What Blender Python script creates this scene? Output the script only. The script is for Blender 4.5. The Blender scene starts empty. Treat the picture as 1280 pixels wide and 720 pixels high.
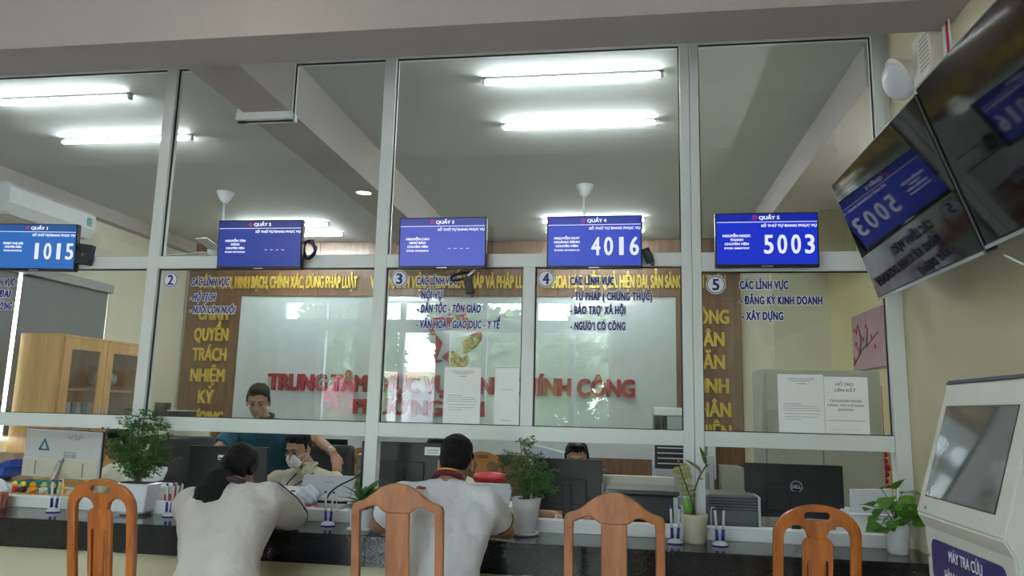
import bpy, bmesh, math, random
from mathutils import Vector, Matrix, Euler
random.seed(7)
PI = math.pi
S = bpy.context.scene
COL = S.collection

# ------------------------------------------------------------------ camera
cam_d = bpy.data.cameras.new('camera'); cam = bpy.data.objects.new('camera', cam_d); COL.objects.link(cam)
cam_d.sensor_width = 36.0; cam_d.lens = 36.0 * 932.86 / 1280; cam_d.clip_start = .05
def cam_matrix(loc, yaw, pitch, roll):
    cy, sy, cp, sp = math.cos(yaw), math.sin(yaw), math.cos(pitch), math.sin(pitch)
    f = Vector((-sy*cp, cy*cp, sp)); r = Vector((cy, sy, 0)); u = r.cross(f)
    cr, sr = math.cos(roll), math.sin(roll)
    r2 = r*cr + u*sr; u2 = u*cr - r*sr
    m = Matrix((r2, u2, -f)).transposed().to_4x4(); m.translation = loc
    return m
cam.matrix_world = cam_matrix(Vector((0, -4.3, 1.46)), .1497, .1619, .02391)
S.camera = cam

# ------------------------------------------------------------------ world, light, exposure
S.view_settings.view_transform = 'Standard'; S.view_settings.look = 'None'
S.view_settings.gamma = 1.0; S.view_settings.use_curve_mapping = False
S.view_settings.exposure = 0.15
W = bpy.data.worlds.new('world'); S.world = W; W.use_nodes = True
wn = W.node_tree.nodes; wl = W.node_tree.links
bg = wn['Background']
sky = wn.new('ShaderNodeTexSky'); sky.sky_type = 'NISHITA'; sky.sun_elevation = math.radians(58); sky.sun_rotation = math.radians(20)
sky.sun_disc = False; sky.air_density = 1.4; sky.dust_density = 3.0
mixw = wn.new('ShaderNodeMix'); mixw.data_type = 'RGBA'; mixw.inputs[0].default_value = .80
wl.new(sky.outputs[0], mixw.inputs[6]); mixw.inputs[7].default_value = (.92, .96, 1.0, 1)
wl.new(mixw.outputs[2], bg.inputs[0]); bg.inputs[1].default_value = 12.0

def area(name, loc, rot, sx, sy, power, color=(1, 1, 1), portal=False):
    l = bpy.data.lights.new(name, 'AREA'); l.shape = 'RECTANGLE'; l.size = sx; l.size_y = sy; l.energy = power; l.color = color
    if portal: l.cycles.is_portal = True
    o = bpy.data.objects.new(name, l); o.location = loc; o.rotation_euler = rot; COL.objects.link(o)
    return o
area('window_portal', (-3.05, -8.12, 1.65), (PI/2, 0, PI), 5.9, 3.3, 1, portal=True)
#area('window_portal', (-7.12, -4.5, 1.75), (0, -PI/2, 0), 2.5, 5.0, 1, portal=True)

# ------------------------------------------------------------------ materials
MATS = {}
def mat(name, color, rough=.5, metal=0., noise=0., nscale=8., bump=0., bscale=60., spec=.5, coat=0., emit=None, estr=0., stretch=(1, 1, 1), c2=None, sheen=0.):
    if name in MATS: return MATS[name]
    m = bpy.data.materials.new(name); m.use_nodes = True; n = m.node_tree.nodes; l = m.node_tree.links; b = n['Principled BSDF']
    b.inputs['Roughness'].default_value = rough; b.inputs['Metallic'].default_value = metal
    b.inputs['Specular IOR Level'].default_value = spec; b.inputs['Coat Weight'].default_value = coat
    b.inputs['Coat Roughness'].default_value = .08
    if sheen: b.inputs['Sheen Weight'].default_value = sheen
    tc = n.new('ShaderNodeTexCoord'); mp = n.new('ShaderNodeMapping'); mp.inputs['Scale'].default_value = stretch
    l.new(tc.outputs['Object'], mp.inputs[0])
    nz = n.new('ShaderNodeTexNoise'); nz.inputs['Scale'].default_value = nscale; nz.inputs['Detail'].default_value = 5
    l.new(mp.outputs[0], nz.inputs[0])
    rp = n.new('ShaderNodeValToRGB')
    a = noise if noise else .03
    hi = c2 if c2 else tuple(min(1, c*(1+a)) for c in color); lo = color if c2 else tuple(c*(1-a) for c in color)
    rp.color_ramp.elements[0].position = .35; rp.color_ramp.elements[1].position = .65
    rp.color_ramp.elements[0].color = (*lo, 1); rp.color_ramp.elements[1].color = (*hi, 1)
    l.new(nz.outputs[0], rp.inputs[0]); l.new(rp.outputs[0], b.inputs['Base Color'])
    if bump:
        n2 = n.new('ShaderNodeTexNoise'); n2.inputs['Scale'].default_value = bscale; n2.inputs['Detail'].default_value = 3
        l.new(mp.outputs[0], n2.inputs[0])
        bp = n.new('ShaderNodeBump'); bp.inputs['Strength'].default_value = bump; bp.inputs['Distance'].default_value = .01
        l.new(n2.outputs[0], bp.inputs['Height']); l.new(bp.outputs[0], b.inputs['Normal'])
    if emit:
        b.inputs['Emission Color'].default_value = (*emit, 1); b.inputs['Emission Strength'].default_value = estr
    MATS[name] = m
    return m
def glass_mat(name, tint=(.93, .97, .96), rough=.0, ior=1.5, dirt=0.):
    m = bpy.data.materials.new(name); m.use_nodes = True; n = m.node_tree.nodes; l = m.node_tree.links
    n.remove(n['Principled BSDF']); out = n['Material Output']
    t = n.new('ShaderNodeBsdfTransparent'); t.inputs[0].default_value = (*tint, 1)
    g = n.new('ShaderNodeBsdfGlossy'); g.inputs['Roughness'].default_value = rough; g.inputs[0].default_value = (1, 1, 1, 1)
    fr = n.new('ShaderNodeFresnel'); geo = n.new('ShaderNodeNewGeometry'); md = n.new('ShaderNodeMapRange')
    md.inputs[3].default_value = ior; md.inputs[4].default_value = 1/ior; l.new(geo.outputs['Backfacing'], md.inputs[0]); l.new(md.outputs[0], fr.inputs[0])
    mx = n.new('ShaderNodeMixShader'); l.new(fr.outputs[0], mx.inputs[0]); l.new(t.outputs[0], mx.inputs[1]); l.new(g.outputs[0], mx.inputs[2])
    l.new(mx.outputs[0], out.inputs[0]); MATS[name] = m
    return m
def emit_mat(name, color, s):
    return mat(name, tuple(c*.3 for c in color), .3, emit=color, estr=s)
def wood_mat(name, dark, light, axis='z', scale=6., rough=.35, coat=.3, fine=1.):
    m = bpy.data.materials.new(name); m.use_nodes = True; n = m.node_tree.nodes; l = m.node_tree.links; b = n['Principled BSDF']
    tc = n.new('ShaderNodeTexCoord'); mp = n.new('ShaderNodeMapping')
    sc = {'z': (1, 1, .07), 'x': (.07, 1, 1), 'y': (1, .07, 1)}[axis]; mp.inputs['Scale'].default_value = sc
    l.new(tc.outputs['Object'], mp.inputs[0])
    n1 = n.new('ShaderNodeTexNoise'); n1.inputs['Scale'].default_value = scale*4*fine; n1.inputs['Detail'].default_value = 7; n1.inputs['Distortion'].default_value = .6
    n2 = n.new('ShaderNodeTexNoise'); n2.inputs['Scale'].default_value = scale*20*fine; n2.inputs['Detail'].default_value = 2
    l.new(mp.outputs[0], n1.inputs[0]); l.new(mp.outputs[0], n2.inputs[0])
    ad = n.new('ShaderNodeMath'); ad.operation = 'MULTIPLY_ADD'; ad.inputs[1].default_value = .35; l.new(n2.outputs[0], ad.inputs[0]); 
    mu = n.new('ShaderNodeMath'); mu.operation = 'MULTIPLY'; mu.inputs[1].default_value = .65; l.new(n1.outputs[0], mu.inputs[0]); l.new(mu.outputs[0], ad.inputs[2])
    rp = n.new('ShaderNodeValToRGB'); rp.color_ramp.elements[0].position = .34; rp.color_ramp.elements[1].position = .66
    rp.color_ramp.elements[0].color = (*dark, 1); rp.color_ramp.elements[1].color = (*light, 1)
    l.new(ad.outputs[0], rp.inputs[0]); l.new(rp.outputs[0], b.inputs['Base Color'])
    b.inputs['Roughness'].default_value = rough; b.inputs['Coat Weight'].default_value = coat; b.inputs['Coat Roughness'].default_value = .15
    MATS[name] = m
    return m
M_wall_cream = mat('cream_wall_paint', (.60, .54, .37), .7, noise=.03, nscale=2, bump=.08, bscale=90)
M_wall_back = mat('pale_office_paint', (.66, .63, .50), .7, noise=.02, nscale=2)
M_beam = mat('beam_paint', (.41, .365, .34), .75, noise=.03, nscale=1.5, bump=.05, bscale=80)
M_ceil = mat('ceiling_paint', (.52, .53, .50), .8, noise=.02, nscale=1.2)
M_floor = mat('floor_tile_ceramic', (.42, .40, .36), .15, noise=.05, nscale=3, coat=.3)
M_alu = mat('white_aluminium', (.74, .77, .77), .38, noise=.015, nscale=3)
M_black = mat('black_rubber', (.012, .013, .014), .6)
M_plastic_k = mat('black_plastic', (.008, .009, .011), .42, bump=.03, bscale=300)
M_gloss_k = mat('black_gloss_screen', (.006, .006, .007), .045, spec=.30)
M_plastic_w = mat('white_plastic', (.66, .67, .68), .4)
M_plastic_g = mat('grey_plastic', (.30, .32, .34), .45)
M_plastic_lg = mat('light_grey_plastic', (.48, .50, .54), .45)
M_metal = mat('brushed_metal', (.55, .56, .57), .3, metal=1.)
M_glass = glass_mat('clear_glass', (.965, .985, .98))
M_paper = mat('white_paper', (.93, .94, .95), .8, noise=.01)
M_ink = mat('grey_ink', (.16, .16, .18), .8)
M_navy = mat('navy_vinyl', (.012, .018, .22), .5)
M_outline = mat('white_vinyl', (.86, .88, .92), .5)
M_gold = mat('gold_letter', (.62, .44, .07), .38, metal=.25, noise=.12, nscale=20)
M_red = mat('red_letter', (.26, .010, .014), .32, noise=.08, nscale=10)
M_granite = mat('black_granite', (.007, .007, .008), .10, noise=.9, nscale=160, spec=.5, c2=(.022, .022, .026))
M_panel = wood_mat('walnut_panel', (.075, .035, .016), (.20, .105, .052), 'z', 5., .4, .15)
M_chairwood = wood_mat('orange_chair_wood', (.27, .062, .008), (.55, .16, .022), 'z', 5., .25, .4, .6)
M_chairwood2 = wood_mat('brown_chair_wood', (.27, .085, .018), (.47, .17, .045), 'z', 5., .3, .2, .8)
M_cabwood = wood_mat('pine_cabinet_wood', (.50, .27, .085), (.66, .40, .15), 'z', 3., .35, .3)
M_steel = mat('grey_painted_steel', (.29, .30, .26), .4)
M_cable = mat('black_cable', (.01, .01, .012), .5)
M_cable_b = mat('blue_cable', (.01, .03, .5), .5)
M_red_p = mat('red_plastic', (.5, .02, .03), .4)
M_white_c = mat('white_ceramic', (.72, .74, .78), .2, coat=.5)
M_soil = mat('potting_soil', (.05, .03, .02), .9, noise=.5, nscale=60, bump=.8, bscale=80)

# ------------------------------------------------------------------ helpers
def link_mesh(name, bm, m, parent=None, smooth=False, mats=None):
    me = bpy.data.meshes.new(name); bm.normal_update(); bm.to_mesh(me); bm.free()
    o = bpy.data.objects.new(name, me); COL.objects.link(o)
    for x in (mats or [m]): me.materials.append(x)
    if smooth:
        for p in me.polygons: p.use_smooth = True
    if parent: o.parent = parent
    return o
def tag(o, label=None, cat=None, group=None, kind=None):
    if label: o['label'] = label
    if cat: o['category'] = cat
    if group: o['group'] = group
    if kind: o['kind'] = kind
    return o
def thing(name, label, cat, loc=(0, 0, 0), rz=0, group=None, kind=None):
    o = bpy.data.objects.new(name, None); COL.objects.link(o); o.location = loc; o.rotation_euler = (0, 0, rz); o.empty_display_size = .05
    return tag(o, label, cat, group, kind)
def bbox(bm, x0, x1, y0, y1, z0, z1, bev=0., mi=0):
    vs = [bm.verts.new((x, y, z)) for z in (z0, z1) for y in (y0, y1) for x in (x0, x1)]
    idx = [(0, 2, 3, 1), (4, 5, 7, 6), (0, 1, 5, 4), (2, 6, 7, 3), (0, 4, 6, 2), (1, 3, 7, 5)]
    fs = [bm.faces.new([vs[i] for i in f]) for f in idx]
    for f in fs: f.material_index = mi
    if bev: 
        es = set(e for f in fs for e in f.edges)
        r = bmesh.ops.bevel(bm, geom=list(es), offset=bev, segments=2, affect='EDGES', profile=.5)
        for f in r['faces']: f.material_index = mi
    return fs
def box(name, x0, x1, y0, y1, z0, z1, m, parent=None, bev=0.):
    bm = bmesh.new(); bbox(bm, x0, x1, y0, y1, z0, z1, bev)
    return link_mesh(name, bm, m, parent)
def struct(name, x0, x1, y0, y1, z0, z1, m, bev=0., label=None):
    o = box(name, x0, x1, y0, y1, z0, z1, m, None, bev); tag(o, label, kind='structure'); return o
def boxes(name, lst, m, parent=None, bev=0.):
    bm = bmesh.new()
    for b in lst: bbox(bm, *b, bev)
    return link_mesh(name, bm, m, parent)
def lathe(bm, prof, seg=24, loc=(0, 0, 0), cap=True):
    rings = []
    for r, z in prof:
        rings.append([bm.verts.new((loc[0]+r*math.cos(2*PI*i/seg), loc[1]+r*math.sin(2*PI*i/seg), loc[2]+z)) for i in range(seg)])
    for a, b in zip(rings, rings[1:]):
        for i in range(seg): bm.faces.new((a[i], a[(i+1) % seg], b[(i+1) % seg], b[i]))
    if cap:
        bm.faces.new(list(reversed(rings[0]))); bm.faces.new(rings[-1])
def lathe_obj(name, prof, m, parent=None, loc=(0, 0, 0), seg=24, cap=True):
    bm = bmesh.new(); lathe(bm, prof, seg, (0, 0, 0), cap); o = link_mesh(name, bm, m, parent, True); o.location = loc
    return o
def tube(bm, pts, r, seg=8, r1=None, cap=True):
    pts = [Vector(p) for p in pts]; n = len(pts); rings = []; prev = None
    for i, p in enumerate(pts):
        d = (pts[min(i+1, n-1)] - pts[max(i-1, 0)]).normalized()
        if prev is None:
            a = d.cross(Vector((0, 0, 1)));
            if a.length < .1: a = d.cross(Vector((1, 0, 0)))
            a.normalize()
        else:
            a = prev - d*prev.dot(d)
            if a.length < 1e-4: a = d.cross(Vector((1, 0, .3)))
            a.normalize()
        prev = a; b = d.cross(a); rr = r if r1 is None else r+(r1-r)*i/(n-1)
        rings.append([bm.verts.new(p + (a*math.cos(2*PI*k/seg)+b*math.sin(2*PI*k/seg))*rr) for k in range(seg)])
    for A, B in zip(rings, rings[1:]):
        for k in range(seg): bm.faces.new((A[k], A[(k+1) % seg], B[(k+1) % seg], B[k]))
    if cap: bm.faces.new(list(reversed(rings[0]))); bm.faces.new(rings[-1])
def tube_obj(name, pts, r, m, parent=None, seg=8, r1=None):
    bm = bmesh.new(); tube(bm, pts, r, seg, r1); bmesh.ops.recalc_face_normals(bm, faces=bm.faces); return link_mesh(name, bm, m, parent, True)
def smooth_path(ctrl, n=6):
    P = [Vector(c) for c in ctrl]; P = [P[0]*2-P[1]] + P + [P[-1]*2-P[-2]]; out = []
    for i in range(1, len(P)-2):
        for k in range(n):
            t = k/n; a, b, c, d = P[i-1], P[i], P[i+1], P[i+2]
            out.append(.5*((2*b)+(c-a)*t+(2*a-5*b+4*c-d)*t*t+(3*b-a-3*c+d)*t**3))
    out.append(P[-2]); return out
def prism(bm, poly, y0, y1, mi=0):
    """polygon in the XZ plane, extruded along Y"""
    a = [bm.verts.new((x, y0, z)) for x, z in poly]; b = [bm.verts.new((x, y1, z)) for x, z in poly]
    n = len(poly); f1 = bm.faces.new(a); f2 = bm.faces.new(list(reversed(b))); f1.material_index = mi; f2.material_index = mi
    for i in range(n):
        f = bm.faces.new((a[i], b[i], b[(i+1) % n], a[(i+1) % n])); f.material_index = mi
def prism_obj(name, poly, y0, y1, m, parent=None, bev=0.):
    bm = bmesh.new(); prism(bm, poly, y0, y1); bmesh.ops.recalc_face_normals(bm, faces=bm.faces)
    if bev: bmesh.ops.bevel(bm, geom=[e for e in bm.edges if e.calc_face_angle(0) > .6], offset=bev, segments=2, affect='EDGES')
    return link_mesh(name, bm, m, parent)
# text as meshes -----------------------------------------------------------
def text_bm(s, bold=.0, depth=.01, spacing=1.0):
    for a, b in (('Ơ', 'O’'), ('Ờ', 'Ò’'), ('Ớ', 'Ó’'), ('Ợ', 'Ọ’')): s = s.replace(a, b)      # the built-in font fills the horned O solid
    cu = bpy.data.curves.new('lettering', 'FONT'); cu.body = s; cu.size = 1.0; cu.extrude = depth; cu.resolution_u = 3; cu.space_character = spacing
    o = bpy.data.objects.new('lettering', cu); COL.objects.link(o)
    dg = bpy.context.evaluated_depsgraph_get(); me = bpy.data.meshes.new_from_object(o.evaluated_get(dg))
    bm = bmesh.new(); bm.from_mesh(me); bpy.data.objects.remove(o); bpy.data.curves.remove(cu); bpy.data.meshes.remove(me)
    if bold:                                              # heavier strokes: the outline is thickened by shifted copies
        base = list(bm.verts)+list(bm.edges)+list(bm.faces)
        for k, (dx, dy) in enumerate(((1, 0), (-1, 0), (.7, .5), (-.7, .5), (.7, -.5), (-.7, -.5)) + (((0, .6), (0, -.6), (1, .6), (-1, .6), (1, -.6), (-1, -.6)) if bold > .1 else ())):
            r = bmesh.ops.duplicate(bm, geom=base); bmesh.ops.translate(bm, verts=[g for g in r['geom'] if isinstance(g, bmesh.types.BMVert)], vec=(dx*bold, dy*bold, -.00006*(k+1)))
    return bm
CAPH = .682
def place_text(bm, w, h, x, z, y, align='l', shear=0.):
    """scale to width w and cap height h; stand it in the XZ plane facing -Y at depth y (its front)"""
    xs = [v.co.x for v in bm.verts]; x0, x1 = min(xs), max(xs); zs = [v.co.z for v in bm.verts]; zm = max(zs)
    sx = (w/(x1-x0)) if w else h/CAPH; sz = h/CAPH; ox = {'l': x, 'c': x-(x1-x0)*sx/2, 'r': x-(x1-x0)*sx}[align]
    for v in bm.verts:
        X, Y, Z = v.co; v.co = (ox+(X-x0)*sx+shear*Y*sz, y-(Z-zm)*0-Z*1.0+zm, z+Y*sz)
def text(name, s, x, z, y, h, w=None, m=None, parent=None, bold=.02, depth=.0005, align='l', spacing=1., shear=0.):
    bm = text_bm(s, bold, depth, spacing); place_text(bm, w, h, x, z, y, align, shear)
    return link_mesh(name, bm, m, parent)
def raised_letters(s, x, z, y, h, w, m, parent, depth=.02, bold=.02, align='l'):
    """letters fixed one by one to a wall: each is a part"""
    bm = text_bm(s, bold, depth/2); place_text(bm, w, h, x, z, y, align)
    seen = set(); isl = []
    for v in bm.verts:
        if v in seen: continue
        st = [v]; seen.add(v); cur = []
        while st:
            u = st.pop(); cur.append(u)
            for e in u.link_edges:
                o = e.other_vert(u)
                if o not in seen: seen.add(o); st.append(o)
        isl.append((min(q.co.x for q in cur), max(q.co.x for q in cur), cur))
    isl.sort(key=lambda t: t[0]); cl = []
    for a, b, c in isl:
        if cl and a < cl[-1][1]-h*.06: cl[-1] = [cl[-1][0], max(cl[-1][1], b), cl[-1][2]+c]
        else: cl.append([a, b, c])
    for a, b, c in cl:
        cs = set(c); nb = bmesh.new(); mp = {}
        for q in c: mp[q] = nb.verts.new(q.co)
        for f in bm.faces:
            if f.verts[0] in cs:
                try: nb.faces.new([mp[q] for q in f.verts])
                except ValueError: pass
        link_mesh('letter', nb, m, parent)
    bm.free()
def dup(root, loc, rz=None, label=None, group=None):
    r = root.copy(); COL.objects.link(r); r.location = loc
    if rz is not None: r.rotation_euler = (0, 0, rz)
    if label: r['label'] = label
    if group: r['group'] = group
    for ch in list(root.children):
        c = ch.copy(); COL.objects.link(c); c.parent = r
        for g in list(ch.children):
            d = g.copy(); COL.objects.link(d); d.parent = c
    return r

# ================================================================== STRUCTURE
CEIL = 3.67
# partition stands on Y=0; staff room behind it (Y>0), waiting hall in front (Y<0)
fl = thing('floor', None, None, kind='structure')
n = 0
bm = bmesh.new()
for i in range(-9, 4):
    for j in range(-11, 8):
        x, y = i*.8, j*.8
        if 2.4 > x > -7.3: bbox(bm, x+.002, x+.798, y+.002, y+.798, -.02, 0)
t = link_mesh('floor_tile', bm, M_floor, fl); t['kind'] = 'stuff'
box('screed', -7.4, 3.2, -8.9, 6.3, -.12, -.006, mat('grout', (.3, .29, .27), .8), fl)
struct('ceiling', -7.3, 2.6, -8.15, 5.5, CEIL, CEIL+.15, M_ceil, label='pale grey painted ceiling slab')
struct('wall_back', -6.2, 1.95, 5.25, 5.4, 0, CEIL, M_wall_back, label='pale wall behind the staff room')
struct('wall_left', -6.25, -6.05, .0, 5.4, 0, 1.05, M_wall_back, label='low part of the left staff room wall')
for nm, b in (('wall_left_upper', (-6.25, -6.05, 0, 5.4, 2.72, CEIL)), ('wall_left_rear', (-6.25, -6.05, 3.55, 5.4, 1.05, 2.72)), ('wall_left_front', (-6.25, -6.05, 0, 1.0, 1.05, 2.72))):
    struct(nm, *b, M_wall_back)
struct('wall_right', 1.5, 1.72, -8.0, .12, 0, CEIL, M_wall_cream, label='cream wall carrying the two televisions')
struct('wall_right_rear', 2.45, 2.6, .0, 5.4, 0, CEIL, mat('yellow_cream_paint', (.74, .68, .38), .7, noise=.03, nscale=2), label='cream wall of the staff room behind the steel cabinet')
struct('wall_right_return', 1.72, 2.45, -.05, .12, 0, CEIL, M_wall_cream)
struct('wall_right_pier', 1.80, 2.45, 5.05, 5.25, 0, CEIL, M_wall_back)
struct('wall_hall_left', -7.2, -7.0, -8, .05, 0, CEIL, M_wall_cream)
struct('wall_left_return', -7.0, -6.05, .05, .2, 0, CEIL, M_wall_cream)
# ceiling beams
struct('trim_1', -7.0, 1.5, -1.06, -.77, 3.27, CEIL, M_beam, label='painted concrete beam across the hall ceiling')
struct('trim_2', -2.42, -2.104, -.77, 5.25, 3.31, CEIL, M_beam, label='painted concrete beam running back through the partition')
struct('trim_3', 1.43, 1.86, .14, 5.25, 3.40, CEIL, M_beam, label='beam along the right side of the staff room')
struct('trim_4', -6.05, -5.93, .15, 5.25, 3.52, CEIL, M_beam, label='cornice on the left of the staff room')
struct('trim_5', 1.86, 2.45, 3.9, 4.3, 3.05, CEIL, mat('olive_beam_paint', (.42, .39, .27), .8))
# hall rear wall with its glazed front (seen only as reflections in the glass)
hx = [(-5.9, -5.22), (-5.12, -4.53), (-4.05, -3.79), (-3.70, -3.14), (-2.90, -2.35), (-2.27, -1.70), (-1.41, -.87), (-.78, -.23)]
struct('wall_front_lintel', -7.2, 1.7, -8.15, -8, 3.26, CEIL, M_wall_cream)
struct('wall_front_left', -7.2, -5.95, -8.15, -8, 0, 3.26, M_wall_cream)
struct('wall_front_right', -.18, 1.7, -8.15, -8, 0, 3.26, M_wall_cream)
w = thing('window_2', 'white framed glazed front of the hall, seen reflected in the partition glass', None, (0, 0, 0), kind='structure')
edges = [-5.95] + [v for p in hx for v in p] + [-.18]
for i in range(0, len(edges), 2):
    a, b = edges[i], edges[i+1]
    if b-a > .3 : box('pier', a, b, -8.14, -8.0, 0, 3.26, M_wall_cream, w)
    else: box('window_frame', a, b, -8.12, -8.02, 0, 3.26, M_alu, w)
for a, b in hx:
    box('window_rail', a, b, -8.12, -8.02, 2.73, 2.95, M_alu, w); box('window_rail', a, b, -8.12, -8.02, 0, .12, M_alu, w)
    box('window_rail', a, b, -8.12, -8.02, 3.24, 3.26, M_alu, w)
    box('glass_pane', a, b, -8.075, -8.069, .12, 3.24, M_glass, w)
box('curtain', -5.9, -5.22, -8.0, -7.98, .12, 2.72, mat('white_curtain', (.62, .64, .64), .9), w)
# outside, only ever seen reflected
gr = struct('floor_outside', -30, 20, -60, -8.9, -.3, -.15, mat('concrete_yard', (.45, .44, .42), .9, noise=.1, nscale=1), label='concrete yard outside the hall')
struct('floor_outside_left', -30, -7.4, -8.9, 20, -.3, -.15, MATS['concrete_yard'])
M_leaf_far = mat('tree_leaf', (.17, .26, .12), .6, noise=.35, nscale=3, spec=.3)
M_bark = mat('tree_bark', (.12, .08, .05), .9, bump=.6, bscale=30)
def leaf_cloud(bm, blobs, count, size, rnd):
    for _ in range(count):
        c, r = rnd.choice(blobs); d = Vector((rnd.gauss(0, 1), rnd.gauss(0, 1), rnd.gauss(0, 1))).normalized()*r*rnd.uniform(.65, 1.02)
        p = Vector(c)+d; a = Vector((rnd.gauss(0, 1), rnd.gauss(0, 1), rnd.gauss(0, .6))).normalized(); b = a.orthogonal().normalized(); s = size*rnd.uniform(.6, 1.3)
        vs = [bm.verts.new(p+a*s), bm.verts.new(p+b*s*.5), bm.verts.new(p-a*s), bm.verts.new(p-b*s*.5)]; bm.faces.new(vs)
rnd = random.Random(3)
for i, (x, y, h) in enumerate([(-13.5, -19, 6.2), (-8.7, -18.5, 5.2), (-3.9, -19, 5.6), (.9, -18.5, 5.5), (5.7, -19, 6.0), (-1.6, -25, 6.4), (-6.4, -25, 6.6)]):  # the two far trees are added to close bright sky gaps in reflections
    t = thing('courtyard_tree', ['leafy tree reflected at the far left of the glass', 'lower round tree reflected beside the doorway', 'leafy tree reflected above the hand-held emblem', 'bushy tree reflected in the fourth pane', 'tall tree reflected behind the fourth post', 'far tree added to fill the sky gap between the third and fourth panes', 'far tree added to fill the sky gap between the second and third panes'][i], 'tree', (x, y, -.15), group='trees in the yard seen as reflections')
    tube_obj('trunk', [(0, 0, 0), (.1, 0, h*.35), (0, .1, h*.6)], .16, M_bark, t, 8, .07)
    bm = bmesh.new(); bl = [((rnd.uniform(-1.25, 1.25), rnd.uniform(-1, 1), h*.55+rnd.uniform(-1.2, 1.6)), rnd.uniform(.8, 1.15)) for _ in range(10)]
    leaf_cloud(bm, bl, 5200, .20, rnd); o = link_mesh('foliage', bm, M_leaf_far, t); o['kind'] = 'stuff'
t = thing('hedge', 'long green hedge added across the yard to cover the sky reflected below the trees', 'hedge', (-4, -21.5, -.15)); bm = bmesh.new()  # added to block white sky glare in the pane reflections
leaf_cloud(bm, [((k*1.1-10, 0, 1.2+.25*math.sin(k*2.1)), 1.25) for k in range(19)]+[((k*1.1-10, 0, .4), .9) for k in range(19)], 9000, .22, rnd); link_mesh('foliage', bm, M_leaf_far, t)['kind'] = 'stuff'
for k in range(5): tube_obj('stem', [(-9+k*4.5, 0, 0), (-9+k*4.5, .1, 1.2)], .06, M_bark, t)
t = thing('flowering_shrub', 'pink flowering shrub reflected over the wall lettering', 'shrub', (-5.6, -10.5, -.15))
tube_obj('stem', [(0, 0, 0), (.05, 0, 1.0)], .04, M_bark, t)
bm = bmesh.new(); leaf_cloud(bm, [((0, 0, 1.5), .45), ((.35, 0, 1.3), .3), ((-.3, 0, 1.35), .3)], 500, .06, rnd); link_mesh('foliage', bm, M_leaf_far, t)['kind'] = 'stuff'
bm = bmesh.new(); leaf_cloud(bm, [((0, 0, 1.8), .42), ((.35, 0, 1.75), .3), ((-.3, 0, 1.7), .3)], 420, .07, rnd); link_mesh('blossom', bm, mat('pink_blossom', (.8, .12, .35), .6), t)['kind'] = 'stuff'
t = thing('gatehouse', 'low white building reflected in the third pane', 'building', (-4.6, -13.2, -.15))
box('wall', -1.0, .5, -2, 0, 0, 2.3, mat('white_render', (.82, .82, .84), .8), t); box('roof', -1.15, .65, -2.2, .15, 2.3, 2.45, M_wall_cream, t); box('door', -.4, .1, .0, .03, 0, 2.0, M_plastic_g, t)

# ------------------------------------------------------------------ the aluminium and glass partition
pt = thing('window_1', 'white aluminium partition with glass panes above the counter', None, (0, 0, 0), kind='structure')
Zr0, Zr1, Zm0, Zm1, Zt0, K0, K1 = 1.288, 1.37, 2.291, 2.37, 3.641, .80, .865
posts = [(-4.55, -4.47), (-2.989, -2.914), (-1.49, -1.414), (.330, .386), (.388, .440)]
YA, YB = -.035, .035
def bar(name, x0, x1, z0, z1, y0=YA, y1=YB): return box(name, x0, x1, y0, y1, z0, z1, M_alu, pt, .003)
for a, b in posts: bar('post', a, b, K1, 3.655)
bar('post', 1.413, 1.468, 2.3, 3.655); bar('post', 1.421, 1.499, K1, 2.3)
bar('post', 1.466, 1.499, 2.3, 3.655, -.02, .02)
bar('mullion', -.58, -.508, Zr1, Zm0); bar('mullion', -2.155, -2.095, 3.262, 3.64, -.03, .03)
bays = [(-6.05, -4.55), (-4.47, -2.989), (-2.914, -1.49), (-1.414, .330), (.440, 1.416)]
box('under_rail', -6.0, 1.5, .003, .04, .768, .80, M_alu, pt)
for k, (a, b) in enumerate(bays):
    bar('bottom_rail', a, b, K0, K1, -.05, .04)
    bar('low_rail', a, b, Zr0, Zr1); bar('middle_rail', a, b, Zm0 - (.03 if k == 4 else 0), Zm1)
    if k != 2: bar('top_rail', a, b, Zt0, CEIL)
bar('top_rail', -2.914, -2.42, Zt0, CEIL); bar('top_rail', -2.104, -1.49, Zt0, CEIL)
bar('beam_rail', -2.47, -2.09, 3.262, 3.31, -.045, .045)
bar('post', -2.47, -2.42, 3.262, 3.66)
def pane(x0, x1, z0, z1, gk=.007):
    g = box('glass_pane', x0, x1, -.003, .003, z0, z1, M_glass, pt)
    boxes('gasket', [(x0, x0+gk, -.012, -.004, z0, z1), (x1-gk, x1, -.012, -.004, z0, z1), (x0+gk, x1-gk, -.012, -.004, z0, z0+gk*.7), (x0+gk, x1-gk, -.012, -.004, z1-gk, z1)], M_black, g)
    return g
up, lo = [], []
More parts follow.
